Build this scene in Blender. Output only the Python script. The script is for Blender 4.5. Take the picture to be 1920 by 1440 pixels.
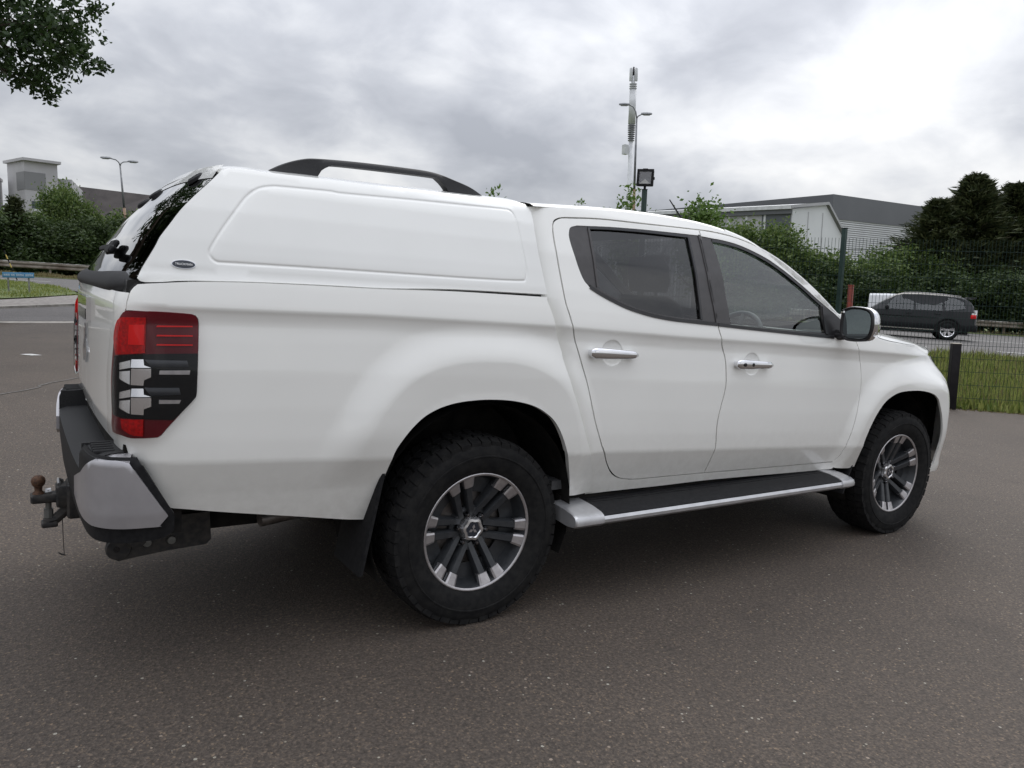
import bpy, math, random
import numpy as np
from mathutils import Vector, Matrix
from mathutils.geometry import delaunay_2d_cdt
R = math.radians
sc = bpy.context.scene
for o in list(bpy.data.objects): bpy.data.objects.remove(o)
# ---------------------------------------------------------------- camera
def cam_basis(yaw, pitch, roll):
    f = Vector((math.cos(yaw)*math.cos(pitch), math.sin(yaw)*math.cos(pitch), math.sin(pitch)))
    r = f.cross(Vector((0, 0, 1))).normalized(); u = r.cross(f)
    return f, r*math.cos(roll)+u*math.sin(roll), u*math.cos(roll)-r*math.sin(roll)
CAM = Vector((-1.5562, -3.3886, 1.344))
f_, r_, u_ = cam_basis(.9851, -.1198, .0614)
cd = bpy.data.cameras.new('camera'); cam = bpy.data.objects.new('camera', cd); sc.collection.objects.link(cam)
m = Matrix((r_, u_, -f_)).transposed().to_4x4(); m.translation = CAM; cam.matrix_world = m
cd.sensor_width = 36; cd.lens = 1426.737/1920*36; cd.clip_start = .05; cd.clip_end = 6000
sc.camera = cam
# ---------------------------------------------------------------- sky, sun, exposure
SUN_AZ, SUN_EL = R(36), R(42)                      # azimuth from +x towards +y
SUND = Vector((math.cos(SUN_AZ)*math.cos(SUN_EL), math.sin(SUN_AZ)*math.cos(SUN_EL), math.sin(SUN_EL)))
w = bpy.data.worlds.new('World'); sc.world = w; w.use_nodes = True
nt = w.node_tree; nt.nodes.clear(); N = nt.nodes.new; L = nt.links.new
def MA(op, a, b=None, c=None, clamp=False):
    n = N('ShaderNodeMath'); n.operation = op; n.use_clamp = clamp
    for i, v in enumerate((a, b, c)):
        if v is None: continue
        if isinstance(v, (int, float)): n.inputs[i].default_value = v
        else: L(v, n.inputs[i])
    return n.outputs[0]
tc = N('ShaderNodeTexCoord'); sep = N('ShaderNodeSeparateXYZ'); L(tc.outputs['Generated'], sep.inputs[0])
zc_ = MA('MAXIMUM', sep.outputs[2], 0.0)
den = MA('ADD', zc_, .38)
cmb = N('ShaderNodeCombineXYZ'); L(MA('DIVIDE', sep.outputs[0], den), cmb.inputs[0]); L(MA('DIVIDE', sep.outputs[1], den), cmb.inputs[1])
def NZ(scale, detail, rough, dist, off):
    mp = N('ShaderNodeMapping'); L(cmb.outputs[0], mp.inputs[0]); mp.inputs['Location'].default_value = off
    n = N('ShaderNodeTexNoise'); n.inputs['Scale'].default_value = scale; n.inputs['Detail'].default_value = detail
    n.inputs['Roughness'].default_value = rough; n.inputs['Distortion'].default_value = dist; L(mp.outputs[0], n.inputs[0]); return n.outputs[0]
n1 = NZ(1.5, 5, .50, .2, (-11.47, -9.67, 6.95)); n2 = NZ(4.4, 7, .55, .3, (-6.84, -8.15, 0.66))
cl = MA('ADD', MA('MULTIPLY', n1, .70), MA('MULTIPLY', n2, .30))
ramp = N('ShaderNodeValToRGB'); L(cl, ramp.inputs[0])
cr = ramp.color_ramp; cr.elements[0].position = .40; cr.elements[0].color = (.43, .45, .50, 1)
cr.elements[1].position = .66; cr.elements[1].color = (1.0, 1.0, 1.0, 1)
e = cr.elements.new(.48); e.color = (.56, .58, .63, 1)
e = cr.elements.new(.56); e.color = (.76, .775, .81, 1)
# an overcast sky is brighter overhead than at the horizon, and thin cloud glows round the sun
zen = MA('ADD', MA('MULTIPLY', MA('POWER', zc_, 1.4), 2.3), .73)
vd = N('ShaderNodeVectorMath'); vd.operation = 'DOT_PRODUCT'; L(tc.outputs['Generated'], vd.inputs[0]); vd.inputs[1].default_value = SUND
glow = MA('MULTIPLY', MA('POWER', MA('MAXIMUM', vd.outputs['Value'], 0), 9), 1.0)
gain = MA('ADD', zen, MA('MULTIPLY', glow, MA('MULTIPLY', n1, .55)))
mul = N('ShaderNodeVectorMath'); mul.operation = 'SCALE'; L(ramp.outputs[0], mul.inputs[0]); L(MA('MULTIPLY', gain, 10.0), mul.inputs['Scale'])
sky = N('ShaderNodeTexSky'); sky.sky_type = 'NISHITA'; sky.sun_disc = False; sky.sun_elevation = SUN_EL; sky.sun_rotation = R(90)-SUN_AZ
mx = N('ShaderNodeMix'); mx.data_type = 'RGBA'; mx.inputs[0].default_value = .95
L(sky.outputs[0], mx.inputs[6]); L(mul.outputs[0], mx.inputs[7])
bg = N('ShaderNodeBackground'); bg.inputs[1].default_value = .1; L(mx.outputs[2], bg.inputs[0])
wo = N('ShaderNodeOutputWorld'); L(bg.outputs[0], wo.inputs[0])
sd = bpy.data.lights.new('sun', 'SUN'); sd.energy = 1.0; sd.angle = R(30); sd.color = (1, .96, .9)
so = bpy.data.objects.new('sun', sd); sc.collection.objects.link(so); so.rotation_euler = SUND.to_track_quat('Z', 'Y').to_euler(); so.location = (0, 0, 30)
sc.view_settings.view_transform = 'Standard'; sc.view_settings.look = 'None'; sc.view_settings.gamma = 1; sc.view_settings.use_curve_mapping = False
sc.view_settings.exposure = 0.08
sc.render.engine = 'CYCLES'; sc.cycles.max_bounces = 8; sc.cycles.transparent_max_bounces = 24; sc.cycles.use_denoising = True
sc.cycles.sample_clamp_indirect = 6
rng = np.random.default_rng(7); random.seed(7)
# ---------------------------------------------------------------- helpers
COL = sc.collection
def link(o, parent=None):
    COL.objects.link(o)
    if parent is not None: o.parent = parent
    return o
def empty(name, loc=(0, 0, 0), rz=0):
    o = bpy.data.objects.new(name, None); o.empty_display_size = .1; link(o); o.location = loc; o.rotation_euler = (0, 0, rz); return o
def tag(o, label=None, cat=None, group=None, kind=None):
    if label: o['label'] = label
    if cat: o['category'] = cat
    if group: o['group'] = group
    if kind: o['kind'] = kind
    return o
def mesh(name, V, F, mat=None, parent=None, smooth=False, data_only=False):
    me = bpy.data.meshes.new(name); me.from_pydata([tuple(map(float, v)) for v in V], [], [tuple(map(int, f)) for f in F])
    if mat: me.materials.append(mat)
    if smooth is True: me.polygons.foreach_set('use_smooth', [True]*len(me.polygons))
    me.update()
    if smooth == 'auto': me.polygons.foreach_set('use_smooth', [True]*len(me.polygons)); me.set_sharp_from_angle(angle=R(35))
    if data_only: return me
    return link(bpy.data.objects.new(name, me), parent)
def fast_mesh(name, V, quads, mat):
    """V (n,3), quads (m,k) numpy; quick build for leaves, blades, wires"""
    me = bpy.data.meshes.new(name); k = quads.shape[1]
    me.vertices.add(len(V)); me.vertices.foreach_set('co', np.ascontiguousarray(V, np.float32).ravel())
    me.loops.add(quads.size); me.loops.foreach_set('vertex_index', np.ascontiguousarray(quads, np.int32).ravel())
    me.polygons.add(len(quads)); me.polygons.foreach_set('loop_start', np.arange(0, quads.size, k, dtype=np.int32))
    me.materials.append(mat); me.update(calc_edges=True); return me
class MB:
    """collects simple solids into one mesh"""
    def __init__(s): s.V = []; s.F = []
    def add(s, V, F):
        n = len(s.V); s.V += [tuple(v) for v in V]; s.F += [tuple(i+n for i in f) for f in F]; return s
    def box(s, lo, hi, bev=0.):
        (a, b, c), (d, e, f) = lo, hi
        if bev <= 0:
            return s.add([(a,b,c),(d,b,c),(d,e,c),(a,e,c),(a,b,f),(d,b,f),(d,e,f),(a,e,f)], [(0,3,2,1),(4,5,6,7),(0,1,5,4),(1,2,6,5),(2,3,7,6),(3,0,4,7)])
        ring = lambda z, i: [(a+bev+i-bev, b+i+0, z)]
        g = bev; P = []
        def oct_(z, k): return [(a+k+g,b+k,z),(d-k-g,b+k,z),(d-k,b+k+g,z),(d-k,e-k-g,z),(d-k-g,e-k,z),(a+k+g,e-k,z),(a+k,e-k-g,z),(a+k,b+k+g,z)]
        P = oct_(c, g*.7)+oct_(c+g, 0)+oct_(f-g, 0)+oct_(f, g*.7)
        F = [tuple(range(7, -1, -1)), tuple(range(24, 32))]
        for q in range(3):
            for i in range(8):
                j = (i+1) % 8; F.append((q*8+i, q*8+j, q*8+8+j, q*8+8+i))
        return s.add(P, F)
    def tube(s, P, r, n=10, cap=True):
        P = [Vector(p) for p in P]; rr = r if hasattr(r, '__len__') else [r]*len(P); V = []; F = []
        ref = None
        for i, p in enumerate(P):
            t = (P[min(i+1, len(P)-1)]-P[max(i-1, 0)]).normalized()
            if ref is None: ref = Vector((0, 0, 1)) if abs(t.z) < .9 else Vector((1, 0, 0))
            a = t.cross(ref).normalized(); b = a.cross(t); ref = b
            V += [p+(a*math.cos(2*math.pi*k/n)+b*math.sin(2*math.pi*k/n))*rr[i] for k in range(n)]
        for i in range(len(P)-1):
            for k in range(n): F.append((i*n+k, i*n+(k+1) % n, (i+1)*n+(k+1) % n, (i+1)*n+k))
        if cap: F += [tuple(range(n-1, -1, -1)), tuple(range((len(P)-1)*n, len(P)*n))]
        return s.add(V, F)
    def loft(s, rows, close=False, cap=False):
        V = [v for r in rows for v in r]; n = len(rows[0]); F = []
        for i in range(len(rows)-1):
            for k in range(n if close else n-1): F.append((i*n+k, i*n+(k+1) % n, (i+1)*n+(k+1) % n, (i+1)*n+k))
        if cap: F += [tuple(range(n-1, -1, -1)), tuple(range((len(rows)-1)*n, len(rows)*n))]
        return s.add(V, F)
    def prism(s, poly, fn, d):
        """poly 2-D outline; fn(a,b,t) -> 3-D, t = 0 front, d back"""
        n = len(poly); V = [fn(a, b, 0) for a, b in poly]+[fn(a, b, d) for a, b in poly]
        F = [tuple(range(n)), tuple(range(2*n-1, n-1, -1))]+[(i, n+i, n+(i+1) % n, (i+1) % n) for i in range(n)]
        return s.add(V, F)
    def rev(s, prof, n=48, axis='y', c=(0, 0, 0)):
        """revolve (r, h) profile about an axis through c"""
        V = []; F = []; m_ = len(prof)
        for k in range(n):
            a = 2*math.pi*k/n
            for r, h in prof:
                q = (r*math.cos(a), h, r*math.sin(a)) if axis == 'y' else (r*math.cos(a), r*math.sin(a), h) if axis == 'z' else (h, r*math.cos(a), r*math.sin(a))
                V.append((q[0]+c[0], q[1]+c[1], q[2]+c[2]))
        for k in range(n):
            for i in range(m_-1): F.append((k*m_+i, k*m_+i+1, ((k+1) % n)*m_+i+1, ((k+1) % n)*m_+i))
        return s.add(V, F)
    def build(s, name, mat, parent=None, smooth='auto'): return mesh(name, s.V, s.F, mat, parent, smooth)
def mirror(o, parent):
    c = o.copy(); link(c, parent); c.scale = (1, -1, 1); return c
# ---------------------------------------------------------------- materials
M = {}
def mat(name, base, rough=.5, metal=0., coat=0., spec=.5, fn=None, **kw):
    m = bpy.data.materials.new(name); m.use_nodes = True; n = m.node_tree; b = n.nodes['Principled BSDF']
    b.inputs['Base Color'].default_value = (*base, 1); b.inputs['Roughness'].default_value = rough; b.inputs['Metallic'].default_value = metal
    b.inputs['Coat Weight'].default_value = coat; b.inputs['Coat Roughness'].default_value = .04; b.inputs['Specular IOR Level'].default_value = spec
    if fn: fn(n, b)
    M[name] = m; return m
def nd(n, t, **kw):
    o = n.nodes.new(t)
    for k, v in kw.items():
        if k in o.inputs: o.inputs[k].default_value = v
        else: setattr(o, k, v)
    return o
def mixc(n, fac, a, b):
    x = n.nodes.new('ShaderNodeMix'); x.data_type = 'RGBA'
    for i, v in ((0, fac), (6, a), (7, b)):
        if hasattr(v, 'is_linked') or hasattr(v, 'links'): n.links.new(v, x.inputs[i])
        else: x.inputs[i].default_value = v if i == 0 else (*v, 1)
    return x.outputs[2]
def ramp_(n, src, stops):
    r = n.nodes.new('ShaderNodeValToRGB'); n.links.new(src, r.inputs[0]); e = r.color_ramp.elements
    e[0].position, e[0].color = stops[0][0], (*stops[0][1], 1); e[1].position, e[1].color = stops[-1][0], (*stops[-1][1], 1)
    for p, c in stops[1:-1]: q = e.new(p); q.color = (*c, 1)
    return r.outputs[0]
def noise(n, scale, detail=4, rough=.55, coord='Object'):
    t = nd(n, 'ShaderNodeTexCoord'); x = nd(n, 'ShaderNodeTexNoise', Scale=scale, Detail=detail, Roughness=rough); n.links.new(t.outputs[coord], x.inputs[0]); return x.outputs[0]
def bump(n, b, src, strength, dist=.01):
    x = nd(n, 'ShaderNodeBump', Strength=strength, Distance=dist); n.links.new(src, x.inputs['Height']); n.links.new(x.outputs[0], b.inputs['Normal'])
def vary(scale, c1, c2, lo=.35, hi=.65, bs=0., bd=.01, detail=5):
    def fn(n, b):
        s = noise(n, scale, detail); n.links.new(ramp_(n, s, [(lo, c1), (hi, c2)]), b.inputs['Base Color'])
        if bs: bump(n, b, s, bs, bd)
    return fn
def paint_fn(n, b):
    s = noise(n, 2.3, 5); n.links.new(ramp_(n, s, [(.3, (.86, .855, .815)), (.7, (.89, .885, .845))]), b.inputs['Base Color'])
    t = nd(n, 'ShaderNodeTexCoord'); sp = nd(n, 'ShaderNodeSeparateXYZ'); n.links.new(t.outputs['Object'], sp.inputs[0])
    # road film: thin uneven dirt, thickest near the sills
    mr = nd(n, 'ShaderNodeMapRange'); n.links.new(sp.outputs[2], mr.inputs[0]); mr.inputs[1].default_value = .80; mr.inputs[2].default_value = .45
    d = noise(n, 26, 6, .65); mm = nd(n, 'ShaderNodeMath', operation='MULTIPLY'); n.links.new(mr.outputs[0], mm.inputs[0]); n.links.new(d, mm.inputs[1])
    m2 = nd(n, 'ShaderNodeMath', operation='MULTIPLY'); n.links.new(mm.outputs[0], m2.inputs[0]); m2.inputs[1].default_value = .55
    base = b.inputs['Base Color'].links[0].from_socket
    n.links.new(mixc(n, m2.outputs[0], base, (.36, .33, .28)), b.inputs['Base Color'])
mat('paint', (.80, .81, .79), .36, coat=1., fn=paint_fn)
mat('canopy_paint', (.80, .81, .80), .38, coat=.8, fn=vary(3, (.81, .81, .78), (.835, .835, .805)))
mat('black_plastic', (.010, .010, .011), .6, spec=.2, fn=vary(60, (.008, .008, .009), (.016, .016, .017), bs=.12, bd=.002))
mat('grey_plastic', (.022, .022, .023), .65, spec=.3, fn=vary(300, (.017, .017, .018), (.030, .030, .031), bs=.35, bd=.001))
mat('trim_black', (.018, .017, .018), .30, spec=.35, fn=vary(20, (.02, .019, .02), (.028, .027, .028)))
mat('pillar_grey', (.05, .046, .046), .38, fn=vary(30, (.045, .042, .042), (.056, .052, .052)))
mat('gloss_black', (.008, .008, .009), .2, coat=.1)
mat('chrome', (.82, .82, .84), .06, metal=1)
mat('silver_paint', (.44, .43, .445), .36, metal=.6, coat=.4, fn=vary(9, (.41, .40, .415), (.47, .46, .475)))
mat('step_silver', (.62, .62, .63), .34, metal=.7, fn=vary(14, (.55, .55, .56), (.66, .66, .67)))
mat('rubber', (.011, .011, .0115), .8, spec=.16, fn=vary(35, (.009, .009, .0095), (.018, .0175, .017), bs=.15, bd=.003))
mat('alloy_dark', (.040, .043, .047), .38, metal=.3, coat=.15, fn=vary(30, (.034, .037, .041), (.048, .051, .055)))
mat('alloy_machined', (.52, .50, .51), .34, metal=.85, fn=vary(40, (.46, .44, .45), (.57, .55, .55)))
mat('disc', (.16, .15, .14), .45, metal=.8, fn=vary(25, (.10, .09, .08), (.22, .2, .19)))
mat('underbody', (.008, .008, .008), .9, spec=.15, fn=vary(12, (.008, .008, .008), (.022, .02, .018), bs=.3))
mat('steel_dark', (.018, .018, .019), .6, spec=.3, fn=vary(40, (.02, .02, .021), (.05, .045, .04), bs=.2))
mat('bolt_grey', (.16, .16, .15), .5, metal=.5)
mat('rust', (.08, .042, .024), .7, metal=.3, fn=vary(90, (.04, .022, .014), (.13, .065, .035), bs=.3))
mat('zinc', (.4, .4, .4), .4, metal=.8)
mat('seat', (.05, .05, .052), .7, fn=vary(80, (.04, .04, .042), (.065, .065, .067), bs=.2, bd=.002))
mat('dash', (.075, .075, .077), .55, fn=vary(120, (.06, .06, .062), (.09, .09, .092), bs=.2, bd=.001))
mat('cabin_trim', (.22, .21, .20), .7)
def glass(name, tint, refl_rough=.0, ior=1.5, boost=1.0):
    m = bpy.data.materials.new(name); m.use_nodes = True; n = m.node_tree; n.nodes.clear()
    tr = nd(n, 'ShaderNodeBsdfTransparent'); tr.inputs[0].default_value = (*tint, 1)
    gl = nd(n, 'ShaderNodeBsdfGlossy'); gl.inputs['Roughness'].default_value = refl_rough; gl.inputs[0].default_value = (1, 1, 1, 1)
    fr = nd(n, 'ShaderNodeFresnel', IOR=ior); mb = nd(n, 'ShaderNodeMath', operation='MULTIPLY', use_clamp=True); mb.inputs[1].default_value = boost; n.links.new(fr.outputs[0], mb.inputs[0])
    mx = nd(n, 'ShaderNodeMixShader'); n.links.new(mb.outputs[0], mx.inputs[0]); n.links.new(tr.outputs[0], mx.inputs[1]); n.links.new(gl.outputs[0], mx.inputs[2])
    o = nd(n, 'ShaderNodeOutputMaterial'); n.links.new(mx.outputs[0], o.inputs[0]); M[name] = m; return m
glass('glass_clear', (.74, .80, .78), ior=1.6, boost=1.5)
glass('glass_tint', (.16, .155, .165), ior=1.6, boost=1.1)
glass('glass_hatch', (.02, .021, .022), ior=1.7, boost=1.3)
glass('lens_clear', (.97, .97, .97), ior=1.28)
glass('lens_red', (.75, .04, .045), ior=1.45)
mat('mirror_glass', (.7, .78, .78), .02, metal=1)
mat('lamp_red', (.6, .005, .007), .3, coat=.15, spec=.3, fn=vary(90, (.40, .003, .005), (.72, .006, .008)))
mat('lamp_strip', (.95, .012, .012), .35, spec=.3)
mat('lamp_facet', (.90, .90, .92), .24, metal=1)
mat('lamp_dark_red', (.13, .005, .012), .3, coat=.12, spec=.3)
mat('lamp_black', (.009, .010, .012), .25, spec=.3)
mat('nut_dark', (.20, .20, .21), .15, metal=1)
mat('cap_silver', (.72, .71, .71), .22, metal=.9)
mat('lamp_tube', (.055, .06, .068), .35)
mat('badge_black', (.02, .025, .035), .15, coat=.5)
mat('white_letter', (.85, .85, .85), .4)
# ---------- truck surfaces (metres; x forward from the rear axle, y left, z up) ----------
def spl(P, n=8):
    P = np.asarray(P, float); m = len(P)
    if m < 3: return P
    Q = np.vstack([2*P[0]-P[1], P, 2*P[-1]-P[-2]]); out = []
    for i in range(1, m):
        a, b, c, d = Q[i-1], Q[i], Q[i+1], Q[i+2]
        for k in range(n):
            t = k/n
            out.append(.5*((2*b)+(c-a)*t+(2*a-5*b+4*c-d)*t*t+(3*b-a-3*c+d)*t**3))
    out.append(P[-1]); return np.array(out)
def resample(P, h):
    P = np.asarray(P, float); L = np.r_[0, np.cumsum(np.linalg.norm(np.diff(P, axis=0), axis=1))]
    n = max(1, int(round(L[-1]/h))); t = np.linspace(0, L[-1], n+1)
    return np.stack([np.interp(t, L, P[:, k]) for k in range(P.shape[1])], 1)
def sstep(t):
    t = np.clip(t, 0, 1); return t*t*(3-2*t)
_pl = resample(spl([(-1.314,0),(-1.312,-.25),(-1.306,-.5),(-1.296,-.70),(-1.283,-.785),(-1.247,-.84),(-1.17,-.87),(-1.0,-.879),(-.6,-.88),(0,-.88),(.8,-.88),(1.6,-.88),(2.3,-.88),(2.8,-.879),(3.15,-.872),(3.40,-.858),(3.56,-.825),(3.68,-.75),(3.79,-.55),(3.84,-.25),(3.85,0)], 12), .005)
_pu = np.r_[0, np.cumsum(np.linalg.norm(np.diff(_pl, axis=0), axis=1))]
_pu -= np.interp(0, _pl[:, 0], _pu)
_tn = np.gradient(_pl, _pu, axis=0); _tn /= np.linalg.norm(_tn, axis=1)[:, None]
_pn = np.stack([_tn[:, 1], -_tn[:, 0]], 1)
_pn = np.stack([np.convolve(np.pad(_pn[:, k], 12, 'edge'), np.ones(25)/25, 'valid') for k in range(2)], 1)
ZC = ([-1.4,-.5,.3,1.05,1.75,2.4,3.1,3.8], [1.236,1.234,1.217,1.186,1.166,1.139,1.109,1.09])
_s = [-1.2,-.8,-.4,-.12,0,.15,.35,.6,.8,.9,.97,1.0,1.06,1.15,1.3,1.6,2.0,2.2]
_w = [.770,.800,.838,.870,.884,.888,.889,.886,.878,.873,.878,.886,.881,.872,.853,.806,.722,.66]
_sd = np.linspace(-1.2, 2.2, 1361); _wd = np.interp(_sd, _s, _w)
_k = np.exp(-.5*(np.arange(-24, 25)/4.5)**2); _k /= _k.sum()
_wd = np.convolve(np.pad(_wd, 24, 'edge'), _k, 'valid')
ARCH_C = [[(-.62,.45),(-.60,.55),(-.56,.67),(-.51,.78),(-.44,.90),(-.36,.985),(-.26,1.04),(-.13,1.068),(0,1.072),(.13,1.062),(.26,1.02),(.36,.945),(.42,.83),(.455,.70),(.475,.55),(.49,.30)],
          [(2.42,.40),(2.46,.55),(2.52,.69),(2.60,.80),(2.70,.88),(2.82,.925),(3.0,.945),(3.2,.94),(3.38,.90),(3.47,.83),(3.50,.70),(3.50,.40)]]
def _sd_poly(x, z, P):
    P = np.asarray(P); p = np.stack([x, z], -1); best = np.full(x.shape, 1e9); ins = np.zeros(x.shape, bool); n = len(P)
    for i in range(n):
        a, b = P[i], P[(i+1) % n]; ab = b-a
        if i < n-1:
            t = np.clip(((p-a)@ab)/(ab@ab), 0, 1); q = p-(a+t[..., None]*ab); best = np.minimum(best, np.hypot(q[..., 0], q[..., 1]))
        c = ((a[1] > p[..., 1]) != (b[1] > p[..., 1]))
        with np.errstate(divide='ignore', invalid='ignore'):
            xi = (b[0]-a[0])*(p[..., 1]-a[1])/(b[1]-a[1]+1e-12)+a[0]
        ins ^= c & (p[..., 0] < xi)
    return np.where(ins, -best, best)
_AC = [spl(c, 5) for c in ARCH_C]
def flare(x, z):
    h = np.zeros(np.shape(x))
    for i, P in enumerate(_AC):
        d = _sd_poly(x, z, P); H = .030
        f = np.where(d > 0, H*(1-sstep(d/.15)), H-.075*np.minimum(-d, .12))
        if i == 0: f = f*np.where(x < -.25, sstep((z-.60)/.25), 1)
        h = np.maximum(h, f)
    return h
def wside(x, z):
    zc = np.interp(x, *ZC); zl = np.clip(.70-.045*x, .55, .76)
    s = np.where(z < zl, (z-zl)/.30, np.where(z < zc, (z-zl)/(zc-zl), 1+(z-zc)/.5))
    return np.interp(s, _sd, _wd)
def SB(u, z, off=0.):
    """right body side: u runs along the plan outline from the tailgate round the corner to the nose"""
    u = np.asarray(u, float); z = np.asarray(z, float)
    x = np.interp(u, _pu, _pl[:, 0]); y = np.interp(u, _pu, _pl[:, 1])
    nx = np.interp(u, _pu, _pn[:, 0]); ny = np.interp(u, _pu, _pn[:, 1]); l = np.hypot(nx, ny); nx = nx/l; ny = ny/l
    fr = sstep((x-3.0)/.45)
    w = wside(x, np.where(z < .62, z+(np.maximum(z, .60)-z)*.85*fr, z))-.88+flare(x, z)
    w = w - sstep((x-2.72)/.95)*(.5*(z-.93+np.sqrt((z-.93)**2+.0012)))*.78 - fr*sstep((.62-z)/.2)*.02
    tl = sstep((-1.17-x)/.1)              # tail end: flatter, tucked in below
    w = w*(1-.8*tl) - tl*(np.clip(z-1.2,0,1)**2*1.5 + np.clip(.86-z,0,1)*.22)
    w = w+off
    return np.stack([x+nx*w, y+ny*w, z], -1)
_cz = [1.28,1.32,1.36,1.45,1.55,1.63,1.68,1.705,1.72,1.73]; _cw = [.862,.859,.851,.823,.787,.752,.722,.698,.672,.64]
_czd = np.linspace(1.28, 1.73, 181); _cwd = np.interp(_czd, _cz, _cw)
def SC(x, z, off=0.):
    """right side of the canopy"""
    x = np.asarray(x, float); z = np.asarray(z, float)
    w = np.interp(z, _czd, _cwd)+off
    w = w - .05*sstep((-.95-x)/.45) + 0*x
    return np.stack([x, -w, z], -1)
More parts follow.
